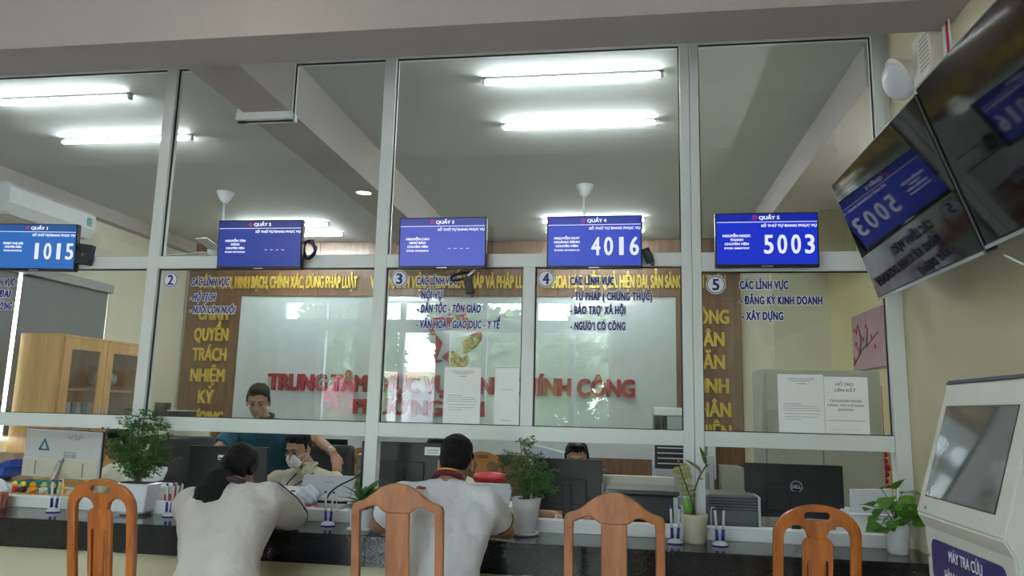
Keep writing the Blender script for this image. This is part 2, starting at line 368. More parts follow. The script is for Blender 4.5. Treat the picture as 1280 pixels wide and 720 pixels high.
for k, (a, b) in enumerate(bays):
    if k == 2:
        g = prism_obj('glass_pane', [(a, Zm1), (b, Zm1), (b, Zt0), (-2.095, Zt0), (-2.095, 3.262), (-2.47, 3.262), (-2.47, Zt0), (a, Zt0)], -.003, .003, M_glass, pt); up.append(g); k7 = .007
        boxes('gasket', [(a, a+k7, -.012, -.004, Zm1, Zt0), (b-k7, b, -.012, -.004, Zm1, Zt0), (a, b, -.012, -.004, Zm1, Zm1+k7*.7), (a, -2.47, -.012, -.004, Zt0-k7, Zt0), (-2.095, b, -.012, -.004, Zt0-k7, Zt0), (-2.095, -2.095+k7, -.012, -.004, 3.262, Zt0), (-2.47, -2.095, -.012, -.004, 3.255, 3.262)], M_black, g)
    else: up.append(pane(a, b if k < 4 else 1.413, Zm1, Zt0))
    if k == 3: lo.append(pane(a, -.58, Zr1, Zm0)); lo.append(pane(-.508, b, Zr1, Zm0))
    else: lo.append(pane(a, b, Zr1, Zm0-(.03 if k == 4 else 0)))
# lo: 0 far left, 1 counter 1, 2 counter 2, 3 counter 3, 4 counter 4, 5 counter 5
def vinyl(s, x, z, h, w, par, shear=.12):
    a = text_bm(s, .060, .0004, 1.12); xs = [v.co.x for v in a.verts]; W0 = max(xs)-min(xs); place_text(a, w, h, x, z, -.0125, 'l', shear); link_mesh('lettering', a, M_navy, par)
    d = .075; b = text_bm(s, .060+d, .0002, 1.12); sx = w/W0; place_text(b, (W0+2*d)*sx, h, x-d*sx, z, -.0105, 'l', shear); link_mesh('lettering_outline', b, M_outline, par)
def disc(cx, cz, r, par, num):
    def ring(rr, y0, y1, m, nm):
        bm = bmesh.new(); bmesh.ops.create_cone(bm, cap_ends=True, segments=40, radius1=rr, radius2=rr, depth=y1-y0, matrix=Matrix.Translation((cx, (y0+y1)/2, cz)) @ Matrix.Rotation(PI/2, 4, 'X'))
        return link_mesh(nm, bm, m, par)
    ring(r, -.0065, -.0045, M_outline, 'number_disc'); ring(r-.004, -.0075, -.0065, M_navy, 'number_ring'); ring(r-.009, -.0085, -.0075, M_outline, 'number_disc')
    text('number', num, cx, cz-.031, -.0095, .062, .040, M_navy, par, .04, .0004, align='c')
disc(-2.836, 2.222, .050, lo[2], '2'); disc(-1.337, 2.226, .052, lo[3], '3'); disc(-.447, 2.224, .052, lo[4], '4'); disc(.520, 2.188, .054, lo[5], '5'); disc(-4.39, 2.222, .05, lo[1], '1')
H1 = .043
vinyl('CÁC LĨNH VỰC', -4.20, 2.187, H1, .26, lo[1]); vinyl('- ĐẤT ĐAI', -4.20, 2.11, H1, .24, lo[1]); vinyl('- MÔI TRƯỜNG', -4.20, 2.03, H1, .26, lo[1])
vinyl('CÁC LĨNH VỰC', -2.693, 2.186, H1, .258, lo[2]); vinyl('- HỘ TỊCH', -2.695, 2.090, H1, .175, lo[2]); vinyl('- NUÔI CON NUÔI', -2.688, 2.010, H1, .305, lo[2])
vinyl('CÁC LĨNH VỰC', -1.228, 2.190, H1, .25, lo[3], .05); vinyl('- NỘI VỤ', -1.222, 2.106, H1, .155, lo[3], .05); vinyl('- DÂN TỘC - TÔN GIÁO', -1.219, 2.022, H1+.002, .388, lo[3], .05); vinyl('- VĂN HOÁ - GIÁO DỤC - Y TẾ', -1.219, 1.928, H1+.002, .505, lo[3], .05)
vinyl('CÁC LĨNH VỰC', -.306, 2.188, H1, .254, lo[4], 0); vinyl('- TƯ PHÁP ( CHỨNG THỰC)', -.301, 2.098, H1, .466, lo[4], 0); vinyl('- BẢO TRỢ XÃ HỘI', -.304, 2.017, H1, .318, lo[4], 0); vinyl('- NGƯỜI CÓ CÔNG', -.302, 1.925, H1, .316, lo[4], 0)
vinyl('CÁC LĨNH VỰC', .650, 2.163, H1, .262, lo[5], 0); vinyl('- ĐĂNG KÝ KINH DOANH', .650, 2.076, H1, .44, lo[5], 0); vinyl('- XÂY DỰNG', .656, 1.988, H1, .224, lo[5], 0)

# counter (staff side desk and granite customer ledge)
ct = thing('service_counter', 'long black granite counter ledge with cream base below the partition', 'counter', (0, 0, 0))
xs = [-7.0, -5.3, -3.0, -1.32, .22, 1.5]
for a, b in zip(xs, xs[1:]): box('granite_slab', a+.0005, b-.0005, -.43, .0, .77, .80, M_granite, ct, .003)
for a, b in zip(xs, xs[1:]): box('granite_apron', a+.0005, b-.0005, -.425, -.40, .645, .77, M_granite, ct, .002)
box('counter_base', -7.0, 1.5, -.30, -.05, 0, .77, M_wall_cream, ct); box('apron_soffit', -7.0, 1.5, -.40, -.30, .645, .66, M_granite, ct)
sd = thing('staff_desk', 'white staff desk behind the partition bottom rail', 'desk', (0, 0, 0))
box('desktop', -6.0, 1.48, .045, .80, .74, .765, M_plastic_w, sd, .003); box('desk_front_panel', -6.0, 1.48, .01, .04, 0, .762, M_plastic_w, sd)
for x in (-6.0, -4.5, -3.0, -1.45, .36, 1.44): box('desk_side', x, x+.03, .05, .78, 0, .74, M_plastic_w, sd)

# ================================================================== DISPLAYS AND SCREENS
def petals(bm, cx, cz, r, y):
    for k in range(5):
        a = PI/2+k*2*PI/5
        pts = [(cx+math.cos(a+d)*r*q, cz+math.sin(a+d)*r*q) for d, q in ((0, .25), (-.45, .8), (-.2, 1.), (0, .9), (.2, 1.), (.45, .8))]
        prism(bm, pts, y-.0006, y)
def counter_display(x, z, rz, n, num, names, blue, strg, label, sx=.54, sz=.305, tilt=.06):
    t = thing('counter_display', label, 'screen', (x, -.115, z), 0, 'blue queue displays on the middle rail'); t.rotation_euler = (tilt, 0, rz)
    box('housing', -sx/2, sx/2, -.004, .035, 0, sz, M_plastic_k, t, .003)
    boxes('bracket', [(-.06, .06, .035, .08, .03, .20)], M_plastic_k, t)
    m = emit_mat('screen_blue_%s' % n, blue, strg)
    s = box('screen', -sx/2+.008, sx/2-.008, -.006, -.004, .018, sz-.007, m, t)
    md = emit_mat('screen_blue_dark_%s' % n, tuple(c*.62 for c in blue), strg)
    box('title_bar', -sx/2+.008, sx/2-.008, -.0068, -.0062, sz-.05, sz-.007, md, s)
    mw = emit_mat('screen_white', (.75, .78, .95), 1.0); mp_ = emit_mat('screen_number', (.66, .70, .90), .92); mr = emit_mat('screen_red', (.55, .01, .05), .8)
    box('title_line', -sx/2+.008, sx/2-.008, -.0075, -.007, sz-.054, sz-.051, mw, s)
    bm = bmesh.new(); petals(bm, -.062, sz-.028, .014, -.0072); bmesh.ops.recalc_face_normals(bm, faces=bm.faces); link_mesh('emblem', bm, mr, s)
    text('lettering', 'QUẦY %s' % n, -.040, sz-.038, -.0072, .018, .11, mw, s, .04)
    text('lettering', 'SỐ THỨ TỰ ĐANG PHỤC VỤ', -.028, sz-.080, -.0072, .0125, sx/2+.018, mw, s, .04)
    zz = sz-.135
    for q, (st, wd) in enumerate(names):
        hh = .0125 if q < len(names)-2 else (.0115 if q == len(names)-2 else .0085)
        text('lettering', st, -sx/2+.115, zz, -.0072, hh, wd, mw, s, .045, align='c'); zz -= .0225
    if num:
        msh = emit_mat('screen_shadow_%s' % n, tuple(c*.35 for c in blue), strg)
        cw = .046
        for i, ch in enumerate(num):
            xx = -.018+i*.072+.028
            text('number', ch, xx+.003, .075, -.0070, .100, .026 if ch == '1' else cw+.006, msh, s, .03, .0002, align='c')
            text('number', ch, xx, .078, -.0078, .100, .026 if ch == '1' else cw+.006, mp_, s, .028, .0002, align='c')
    else:
        boxes('dashes', [(.035+k*.036, .053+k*.036, -.0075, -.0065, .118, .1205) for k in range(4)], mw, s)
    box('maker_badge', -.03, .03, -.0075, -.004, .004, .009, M_metal, t)
    return t
counter_display(-3.715, 2.262, .10, '1', '1015', [('PHẠM THỊ HẢI', .13), ('CHUYÊN VIÊN', .11), ('ĐTDĐ: 0975757545', .12)], (.018, .115, .40), .95, 'leftmost blue queue display showing 1015 beside a small black box', .53)
counter_display(-2.192, 2.266, .02, '2', None, [('NGUYỄN TÂN', .13), ('HÙNG', .055), ('CHUYÊN VIÊN', .12), ('ĐTDĐ: 0977557264', .13)], (.012, .03, .24), .95, 'navy queue display reading QUẦY 2 with four dashes')
counter_display(-1.050, 2.265, .0, '3', None, [('NGUYỄN CAO', .14), ('NHƯ BẢO', .10), ('CHUYÊN VIÊN', .125), ('ĐTDĐ: 0922820546', .135)], (.050, .070, .42), .95, 'paler blue queue display reading QUẦY 3 above a hanging adapter', .525)
counter_display(-.163, 2.262, -.01, '4', '4016', [('NGUYỄN DUY', .145), ('HOÀNG ĐÌNH', .145), ('CHUYÊN VIÊN', .13), ('ĐTDĐ: 0919244131', .145)], (.018, .045, .42), .95, 'blue queue display showing 4016 left of the double post')
counter_display(.782, 2.265, .0, '5', '5003', [('NGUYỄN NGỌC', .15), ('THANH', .07), ('CHUYÊN VIÊN', .13), ('ĐTDĐ: 0888873229', .135)], (.002, .018, .46), .95, 'bright blue queue display showing 5003 nearest the televisions', .55)
# adapters and cable coils by the displays
def adapter(x, y, z, ang, label, sx=.05, sz=.105, lens=None):
    t = thing('power_adapter', label, 'adapter', (x, y, z), 0, 'black power adapters hung by the displays'); t.rotation_euler = (0, ang, 0)
    box('adapter_body', -sx/2, sx/2, -.018, .018, -sz, 0, M_plastic_k, t, .006)
    bm = bmesh.new(); tube(bm, smooth_path([(.015, 0, -sz), (.01, -.002, -sz-.018), (.0, .0, -sz-.012), (.0, 0, -sz)]), .0035, 6); link_mesh('strain_relief', bm, M_cable, t, True)
    return t
t = adapter(-.905, -.07, 2.225, -.22, 'black power adapter hanging from a bundled cable below the QUẦY 3 display')
rr = random.Random(5); pts = []
for k in range(26):
    a = k*1.15; pts.append((-.035+.065*math.cos(a)+rr.uniform(-.008, .008), rr.uniform(-.015, .015), .012+.018*math.sin(a)+rr.uniform(-.006, .006)))
tube_obj('cable', smooth_path(pts, 4), .0042, M_cable, t, 6); tube_obj('tie', [(.01, -.02, .0), (.06, -.02, .03)], .008, M_plastic_w, t); tube_obj('blue_cable', smooth_path([(.045, 0, .03), (.055, 0, .07), (.05, .01, .12)]), .003, M_cable_b, t, 6)
t = adapter(.125, -.06, 2.39, -.35, 'slim black adapter leaning out right of the display showing 4016', .045, .09)
t = thing('media_box', 'small black box fixed beside the leftmost queue display', 'box', (-3.40, -.08, 2.37), -.5); t.rotation_euler = (0, .12, .1)
box('box_shell', -.045, .045, -.02, .03, -.06, .07, M_plastic_k, t, .004); text('mark', 'V', -.01, -.01, -.0205, .02, .014, M_plastic_g, t, .0); box('side_light', .0455, .0465, -.01, .01, -.02, .03, M_cable_b, t)
t = thing('cable_coil', 'tangled black cable coil poking out right of the QUẦY 2 display', 'cable', (-1.912, -.06, 2.40)); pts = []
for k in range(22):
    a = k*1.0; pts.append((.01+.036*math.cos(a)+rr.uniform(-.01, .01), rr.uniform(-.012, .012), .0+.05*math.sin(a)+rr.uniform(-.012, .012)))
tube_obj('cable', smooth_path(pts, 4), .005, M_cable, t, 6); tube_obj('blue_lead', smooth_path([(.03, -.015, .03), (.05, -.015, -.01), (.02, -.015, -.05)]), .003, M_cable_b, t, 6)

# paper notices on the glass
M_print = mat('print_ink', (.10, .10, .12), .8)
def notice(x0, x1, z0, z1, label, rows, name='paper_notice', skew=0.):
    t = thing(name, label, 'notice', (x0, -.0065, z0), 0, 'paper notices stuck on the glass'); t.rotation_euler = (0, skew, 0)
    w, h = x1-x0, z1-z0
    box('sheet', 0, w, -.001, .001, 0, h, M_paper, t)
    bm = bmesh.new()
    for (a, b, zc, th) in rows: bbox(bm, a*w, b*w, -.0016, -.0011, zc*h-th*h/2, zc*h+th*h/2)
    if rows: link_mesh('printed_lines', bm, MATS['grey_ink'], t)['kind'] = 'stuff'
    return t, w, h
R1 = [(.2, .82, .93, .006), (.25, .8, .905, .006), (.3, .7, .88, .006), (.42, .62, .84, .008), (.12, .5, .50, .007), (.1, .85, .465, .005), (.1, .9, .43, .005), (.1, .93, .395, .005), (.12, .9, .34, .005), (.14, .86, .29, .005), (.14, .5, .25, .005)]
notice(-1.036, -.818, 1.372, 1.70, 'white printed notice on pane 3 behind the man in white', R1)
notice(-.735, -.592, 1.372, 1.71, 'sheet at the right edge of pane 3 with only a headline', [(.05, .95, .975, .008), (.3, .75, .60, .006), (.3, .7, .08, .006)])
notice(.838, 1.078, 1.366, 1.690, 'left sheet of the pair of notices on pane 5', R1)
t, w, h = notice(1.080, 1.305, 1.366, 1.680, 'right sheet on pane 5 reading HỖ TRỢ LIÊN KẾT', [(.08, .92, .25, .006), (.1, .8, .10, .003)])
for k, (s, zz, hh, ww) in enumerate([('HỖ TRỢ', .845, .015, .095), ('LIÊN KẾT', .745, .015, .11), ('TÀI KHOẢN NGÂN', .565, .0125, .165), ('HÀNG VỚI HỘ KINH', .49, .0125, .185), ('DOANH', .415, .0125, .075)]):
    text('lettering', s, w*.48, zz*h, -.0012, hh, ww, M_print, t, .012, .0002, align='c')

# televisions on the right wall
TW, TH = .565, .318
def television(x, y, z, label, zoff=0):
    t = thing('wall_television', label, 'television', (x, y, z), 0, 'black televisions tilted out from the cream wall'); t.rotation_euler = (0, -.326, 0)
    # local: screen faces -X, width along Y
    box('casing', 0, .05, -TW, TW, -TH, TH, M_plastic_k, t, .006)
    box('screen', -.002, 0, -TW+.009, TW-.009, -TH+.017, TH-.009, M_gloss_k, t)
    boxes('bezel_strip', [(-.006, .004, -TW, TW, -TH-.0035, -TH+.009)], M_metal, t); box('maker_badge', -.0075, -.006, -.045, .045, -TH-.002, -TH+.006, M_metal, t)
    boxes('wall_bracket', [(.05, .07, -.2, .2, -.15, .15), (.07, .30, -.18, -.15, -.02, .03), (.07, .30, .15, .18, -.02, .03), (.07, .16, -.18, -.15, -.14, -.10), (.07, .16, .15, .18, -.14, -.10)], M_plastic_k, t)
    return t
cxt, czt = 1.171, 2.352
television(cxt, -.925, czt, 'television nearer the partition, mirroring the 5003 display')
t2 = television(cxt-.004, -2.080, czt+.012, 'television nearer the camera, cut by the picture corner')
t = thing('television_cable', 'pale cable looping under the nearer television', 'cable', (0, 0, 0))
tube_obj('cable', smooth_path([(1.28, -1.60, 2.02), (1.33, -1.66, 1.97), (1.35, -1.78, 1.98), (1.33, -1.86, 2.03)]), .004, M_plastic_w, t, 6); 
# wall lamp in the corner under the beam, conduit
t = thing('emergency_lamp', 'white twin-head emergency lamp high on the cream wall', 'lamp', (1.5, -.60, 3.22))
box('lamp_box', -.07, 0, -.16, .05, -.14, .10, mat('warm_white_plastic', (.66, .60, .52), .5), t, .006)
boxes('vent_slats', [(-.073, -.069, -.15, -.05, -.10+k*.022, -.092+k*.022) for k in range(8)], mat('taupe_plastic', (.40, .36, .31), .5), t)
bm = bmesh.new(); bmesh.ops.create_uvsphere(bm, u_segments=24, v_segments=14, radius=.10, matrix=Matrix.Translation((-.11, .13, -.06)) @ Matrix.Rotation(-PI/2-.5, 4, 'Y') @ Matrix.Rotation(.3, 4, 'X') @ Matrix.Diagonal((1, 1, .42, 1))); link_mesh('lamp_head', bm, mat('frosted_lens', (.60, .63, .66), .3), t, True)
bm = bmesh.new(); bmesh.ops.create_cone(bm, cap_ends=True, segments=24, radius1=.10, radius2=.06, depth=.07, matrix=Matrix.Translation((-.085, .12, -.02)) @ Matrix.Rotation(PI/2-.5, 4, 'Y')); link_mesh('lamp_housing', bm, MATS['warm_white_plastic'], t)
t = thing('wall_conduit', 'white wall conduit with a red wire above the televisions', 'conduit', (0, 0, 0))
box('conduit_channel', 1.475, 1.5, -.83, -.80, 2.5, CEIL-.0, M_plastic_w, t); tube_obj('red_wire', smooth_path([(1.47, -.86, 3.27), (1.468, -.865, 3.1), (1.47, -.855, 2.95), (1.47, -.86, 2.6)]), .005, M_red_p, t, 6)
tube_obj('white_wire', smooth_path([(1.47, -.885, 3.27), (1.468, -.90, 3.1), (1.47, -.895, 2.95), (1.47, -.90, 2.6)]), .005, M_plastic_w, t, 6)

# lookup kiosk
M_kiosk = mat('kiosk_enamel', (.60, .60, .54), .35, noise=.01)
k = thing('lookup_kiosk', 'cream self-service kiosk with a slanted touch screen and navy sign plate', 'kiosk', (0, 0, 0))
KY0, KY1 = -2.02, -1.40
def kprism(name, poly, y0, y1, m, par, bev=.006): return prism_obj(name, poly, y0, y1, m, par, bev)
xb, xt, zb, zt = 1.02, 1.150, 1.14, 1.588
kprism('kiosk_head', [(xb, zb), (xt, zt), (1.26, zt-.01), (1.40, 1.40), (1.40, 1.0), (1.05, 1.0), (1.045, 1.095)], KY0, KY1, M_kiosk, k)
kprism('kiosk_body', [(1.05, .06), (1.048, 1.0), (1.40, 1.0), (1.40, .06)], KY0+.01, KY1-.005, M_kiosk, k)
box('kiosk_plinth', .99, 1.43, KY0-.02, KY1+.01, 0, .06, M_plastic_k, k, .004); kprism('top_cap', [(xt-.004, zt), (xt+.006, zt+.012), (1.262, zt+.002), (1.262, zt-.012)], KY0, KY1, M_plastic_k, k, 0)
box('side_recess', 1.10, 1.38, KY0-.004, KY0+.004, .2, 1.42, M_plastic_k, k)
# screen on the slanted face
dv = Vector((xt-xb, 0, zt-zb)).normalized(); nv = Vector((-dv.z, 0, dv.x)); 
def slant(u0, u1, y0, y1, off0, off1, name, m, par):
    bm = bmesh.new(); vs = []
    for off in (off0, off1):
        for u in (u0, u1):
            for y in (y0, y1): vs.append(bm.verts.new(Vector((xb, y, zb))+dv*u+nv*off))
    for f in ((0, 1, 3, 2), (4, 6, 7, 5), (0, 4, 5, 1), (2, 3, 7, 6), (0, 2, 6, 4), (1, 5, 7, 3)): bm.faces.new([vs[i] for i in f])
    bmesh.ops.recalc_face_normals(bm, faces=bm.faces); return link_mesh(name, bm, m, par)
slant(.062, .385, KY0+.075, KY1-.045, -.004, .001, 'screen_gasket', M_black, k)
slant(.066, .381, KY0+.079, KY1-.049, 0, .0018, 'touch_screen', mat('kiosk_screen_glass', (.10, .105, .105), .035, spec=.9, coat=.3), k)
slant(.018, .030, KY1-.075, KY1-.062, 0, .002, 'power_light', M_plastic_g, k)
# sign plate
sx_ = 1.040
bm = bmesh.new()
def rrect(a, b, c, d, r, n=5):
    P = []
    for (cx, cy, a0) in ((b-r, d-r, 0), (a+r, d-r, PI/2), (a+r, c+r, PI), (b-r, c+r, 1.5*PI)):
        for i in range(n+1): P.append((cx+r*math.cos(a0+i*PI/2/n), cy+r*math.sin(a0+i*PI/2/n)))
    return P
pl = rrect(KY0+.055, KY1-.055, .925, 1.062, .03); va = [bm.verts.new((1.0465-.0, y, z)) for y, z in pl]; vb = [bm.verts.new((1.0435, y, z)) for y, z in pl]
bm.faces.new(va); bm.faces.new(list(reversed(vb)))
for i in range(len(pl)): bm.faces.new((va[i], vb[i], vb[(i+1) % len(pl)], va[(i+1) % len(pl)]))
bmesh.ops.recalc_face_normals(bm, faces=bm.faces); sp = link_mesh('sign_plate', bm, mat('navy_plate', (.018, .018, .14), .3), k); 
for s, zz, ww in (('MÁY TRA CỨU', 1.010, .23), ('HÀNH CHÍNH CÔNG', .945, .31)):
    b2 = text_bm(s, .012, .0005); place_text(b2, ww, .032, 0, 0, 0, 'c')
    for v in b2.verts: x, y, z = v.co; v.co = (1.0425+y*.3, (KY0+KY1)/2-.0-x, zz+z)
    link_mesh('lettering', b2, M_outline, sp)
# blue framed notice at the picture's right edge
t = thing('framed_notice_stand', 'blue edged notice board standing beyond the kiosk at the picture edge', 'notice board', (0, 0, 0))
prism_obj('board_frame', [(-.02, .02), (-.02, 1.14), (.02, 1.19), (.44, 1.19), (.44, .02)], -.012, .012, mat('blue_frame', (.02, .12, .5), .4), t)
prism_obj('notice_sheet', [(.0, .05), (.0, 1.125), (.03, 1.165), (.42, 1.165), (.42, .05)], -.014, .014, M_paper, t); box('stand_foot', -.02, .44, -.14, .14, 0, .02, M_plastic_k, t)
t.location = (1.06, -2.22, 0); t.rotation_euler = (0, 0, -.9)

# ================================================================== CHAIRS
def shape2d(contours, depth, bev=.0, res=1):
    cu = bpy.data.curves.new('outline', 'CURVE'); cu.dimensions = '2D'; cu.fill_mode = 'BOTH'; cu.extrude = max(depth/2-bev, .0001); cu.bevel_depth = bev; cu.bevel_resolution = 2; cu.offset = -bev
    for c in contours:
        sp = cu.splines.new('POLY'); sp.points.add(len(c)-1); sp.use_cyclic_u = True
        for p, (x, z) in zip(sp.points, c): p.co = (x, z, 0, 1)
    o = bpy.data.objects.new('outline', cu); COL.objects.link(o); dg = bpy.context.evaluated_depsgraph_get()
    me = bpy.data.meshes.new_from_object(o.evaluated_get(dg)); bm = bmesh.new(); bm.from_mesh(me)
    bpy.data.objects.remove(o); bpy.data.curves.remove(cu); bpy.data.meshes.remove(me)
    bmesh.ops.remove_doubles(bm, verts=bm.verts, dist=1e-5)
    for v in bm.verts: x, y, z = v.co; v.co = (x, -z, y)
    bmesh.ops.recalc_face_normals(bm, faces=bm.faces)
    return bm
def arc(cx, cz, rx, rz, a0, a1, n=10): return [(cx+rx*math.cos(math.radians(a0+(a1-a0)*i/n)), cz+rz*math.sin(math.radians(a0+(a1-a0)*i/n))) for i in range(n+1)]
def lean(bm, z0=.45, k=.10, y=0):
    for v in bm.verts: v.co.y += y - max(0, v.co.z-z0)*k - max(0, v.co.z-z0)**2*.05
def chair_base(t, mt, w, top):
    hw = w/2
    bm = bmesh.new(); bbox(bm, -hw-.02, hw+.02, -.02, .43, .43, .455, .008)
    for v in bm.verts:
        if v.co.z > .44: v.co.z -= .012*math.cos(v.co.x/hw*1.4)
        v.co.x *= 1+(v.co.y-.2)*.15
    link_mesh('seat', bm, mt, t)
    for s in (-1, 1):
        bm = bmesh.new(); bbox(bm, s*(hw+.0)-.02, s*(hw+.0)+.02, .37, .41, 0, .43, .004); link_mesh('leg', bm, mt, t)
        bm = bmesh.new(); bbox(bm, s*(hw-.018)-.02, s*(hw-.018)+.02, -.02, .02, 0, .45, .004)
        for v in bm.verts: v.co.y -= (.45-v.co.z)*.08
        link_mesh('leg', bm, mt, t); 
        boxes('stretcher', [(s*hw-.01, s*hw+.01, .0, .38, .18, .21)], mt, t)
    boxes('apron', [(-hw, hw, .375, .395, .37, .43), (-hw, hw, .0, .02, .37, .43)], mt, t)
def chair_arch(label, loc, rz, group='orange chairs with round arched backs', mt=None):
    mt = mt or M_chairwood; t = thing('dining_chair', label, 'chair', loc, rz, group); hw = .1725; top = 1.11
    outer = [(-hw+.012, .44), (-hw, .75), (-hw, .985)] + arc(0, .985, hw, .125, 180, 0, 26)[1:] + [(hw, .75), (hw-.012, .44)]
    slot = arc(-.035, top-.047, .0165, .0165, 90, 270, 8) + arc(.035, top-.047, .0165, .0165, -90, 90, 8)
    L = [(-hw+.05, .47), (-.132, .75), (-.132, .975)] + arc(-.084, .975, .048, .05, 180, 20, 10)[1:] + [(-.034, .972), (-.034, .955)]
    full = L + [(x*-1, z) for x, z in reversed(L)]
    # one connected opening is split by the neck: build openings on both sides of it
    Lh = L + [(-.034, .47)]; Rh = [(-x, z) for x, z in Lh]
    bm = shape2d([outer, slot, Lh, Rh], .026, .004); lean(bm); link_mesh('back_frame', bm, mt, t)
    sp = [(-.05, .45), (-.058, .7), (-.06, .945)] + arc(-.03, .945, .030, .035, 180, 60, 6)[1:] + arc(.03, .945, .030, .035, 120, 0, 6) + [(.058, .7), (.05, .45)]
    s1 = [(-.038, .50), (-.042, .86)] + arc(-.034, .87, .008, .02, 180, 0, 5) + [(-.026, .86), (-.018, .50)]
    s2 = [(-x, z) for x, z in s1]
    bm = shape2d([sp, s1, s2], .020, .003); lean(bm, y=-.010); link_mesh('splat', bm, mt, t)
    chair_base(t, mt, hw*2, top)
    return t
def chair_camel(label, loc, rz):
    mt = M_chairwood2; t = thing('dining_chair', label, 'chair', loc, rz, 'brown chairs with camel backs'); hw = .205; top = 1.135
    half = [(-hw+.0, .985), (-hw, 1.02), (-hw+.006, 1.04), (-.185, 1.048), (-.155, 1.058), (-.13, 1.072), (-.105, 1.093), (-.075, 1.115), (-.04, 1.130), (0, 1.135)]
    und = [(0, 1.008), (-.045, 1.008), (-.062, 1.012), (-.075, 1.022), (-.088, 1.034), (-.105, 1.037), (-.125, 1.030), (-.15, 1.018), (-.165, 1.014), (-.165, .985)]
    P = half + [(-x, z) for x, z in reversed(half[:-1])] + [(-x, z) for x, z in reversed(und[1:])] + und
    bm = shape2d([P], .030, .006); lean(bm); link_mesh('top_rail', bm, mt, t)
    for s in (-1, 1):
        bm = bmesh.new(); bbox(bm, min(s*hw, s*(hw-.038)), max(s*hw, s*(hw-.038)), -.014, .014, .44, 1.0, .005); 
        bmesh.ops.subdivide_edges(bm, edges=[e for e in bm.edges if abs((e.verts[0].co-e.verts[1].co).z) > .3], cuts=5); lean(bm); link_mesh('back_post', bm, mt, t)
    bm = bmesh.new(); bbox(bm, -.053, .053, -.009, .009, .45, 1.015, .004); bmesh.ops.subdivide_edges(bm, edges=[e for e in bm.edges if abs((e.verts[0].co-e.verts[1].co).z) > .3], cuts=5); lean(bm); link_mesh('splat', bm, mt, t)
    chair_base(t, mt, hw*2, top)
    return t
chair_arch('orange arched chair nearest the left edge of the picture', (-2.325, -1.05, 0), -.05)
chair_camel('brown camel-backed chair behind the man in the white shirt', (-.968, -.985, 0), .02)
chair_camel('empty brown camel-backed chair below the screen showing 4016', (-.035, -1.03, 0), -.03)
chair_arch('orange arched chair in front of the pot-bellied monitor at the right', (.775, -.93, 0), .04)['label'] = 'orange arched chair in front of the wide black monitor at counter 5'
chair_arch('arched chair inside the staff room beyond the tall fern', (-1.19, 2.1, .07), .1, 'arched chairs inside the staff room', mt=mat('chair_wood_yellow', (.45, .20, .05), .3, coat=.4)).location = (-1.19, 2.15, .0)
chair_arch('arched chair inside the staff room right of the standing man\'s hand', (-2.28, 2.15, 0), .5, 'arched chairs inside the staff room', mt=MATS['chair_wood_yellow'])

# ================================================================== STAFF DESK ITEMS
DZ = .765
def monitor(x, y, z0, z1, w, label, rz=0., m=None, stand=None, name='monitor', foot=DZ):
    """rear faces the hall (-Y); the panel spans z0..z1"""
    m = m or M_plastic_k; t = thing(name, label, 'monitor', (x, y, foot), rz, 'desk monitors with their backs to the hall'); a, b = z0-foot, z1-foot
    box('back_cover', -w/2, w/2, 0, .022, a, b, m, t, .005)
    boxes('bulge', [(-w*.28, w*.28, -.014, .0, a+(b-a)*.12, a+(b-a)*.62)], m, t, .005)
    box('display_panel', -w/2+.006, w/2-.006, .022, .026, a+.008, b-.008, M_gloss_k, t)
    st = stand or M_plastic_k
    boxes('stand_neck', [(-.025, .025, -.035, -.014, .01, a+(b-a)*.5)], st, t, .003); boxes('stand_foot', [(-.11, .11, -.10, .08, 0, .012)], st, t, .004)
    return t
# white monitor far left
t = thing('white_monitor', 'white-backed monitor with a triangular sticker at the far left', 'monitor', (-3.78, .40, DZ), -.06, 'desk monitors with their backs to the hall')
t.rotation_euler = (.04, 0.02, -.06)
box('back_cover', -.30, .30, 0, .02, .165, .485, mat('silver_white_plastic', (.55, .56, .57), .35), t, .006)
box('lower_cover', -.295, .295, -.012, 0, .168, .295, mat('cream_plastic', (.60, .56, .47), .4), t, .004); box('bezel', -.304, .304, .018, .028, .162, .489, M_plastic_k, t)
tube_obj('stand_rod', [(.02, -.02, .29), (-.005, -.085, .09)], .014, M_metal, t, 14); lathe_obj('stand_cap', [(.018, -.012), (.020, 0), (.016, .012)], M_metal, t, (.02, -.02, .29))
box('stand_foot', -.03, .12, -.10, .08, .0, .10, M_plastic_w, t, .004)
boxes('vent_line', [(-.19, -.186, -.014, -.011, .185, .275), (.186, .19, -.014, -.011, .185, .275)], M_plastic_k, t)
text('lettering', 'VSP', .10, .425, -.001, .034, .13, M_plastic_g, t, .01, .0006, align='c'); box('label_plate', .02, .115, -.002, 0, .305, .345, M_plastic_g, t)
boxes('label_print', [(.03, .105, -.0025, -.002, .328, .337), (.03, .09, -.0025, -.002, .314, .319)], M_plastic_lg, t)
bm = shape2d([[(-.19, .345), (-.095, .345), (-.142, .43)]], .002); link_mesh('sticker', bm, mat('teal_print', (.03, .13, .16), .5), t); bm = shape2d([[(-.165, .357), (-.118, .357), (-.142, .402)]], .0045); link_mesh('sticker_figure', bm, mat('pale_print', (.6, .55, .5), .5), t)
t = monitor(-2.515, .30, .90, 1.185, .53, 'black monitor rising behind the ponytailed woman', .03)
box('asset_label', -.06, -.0, -.0165, -.0145, 1.10-DZ, 1.13-DZ, M_paper, t); box('label_mark', -.055, -.02, -.0175, -.0165, 1.105-DZ, 1.115-DZ, M_plastic_k, t)
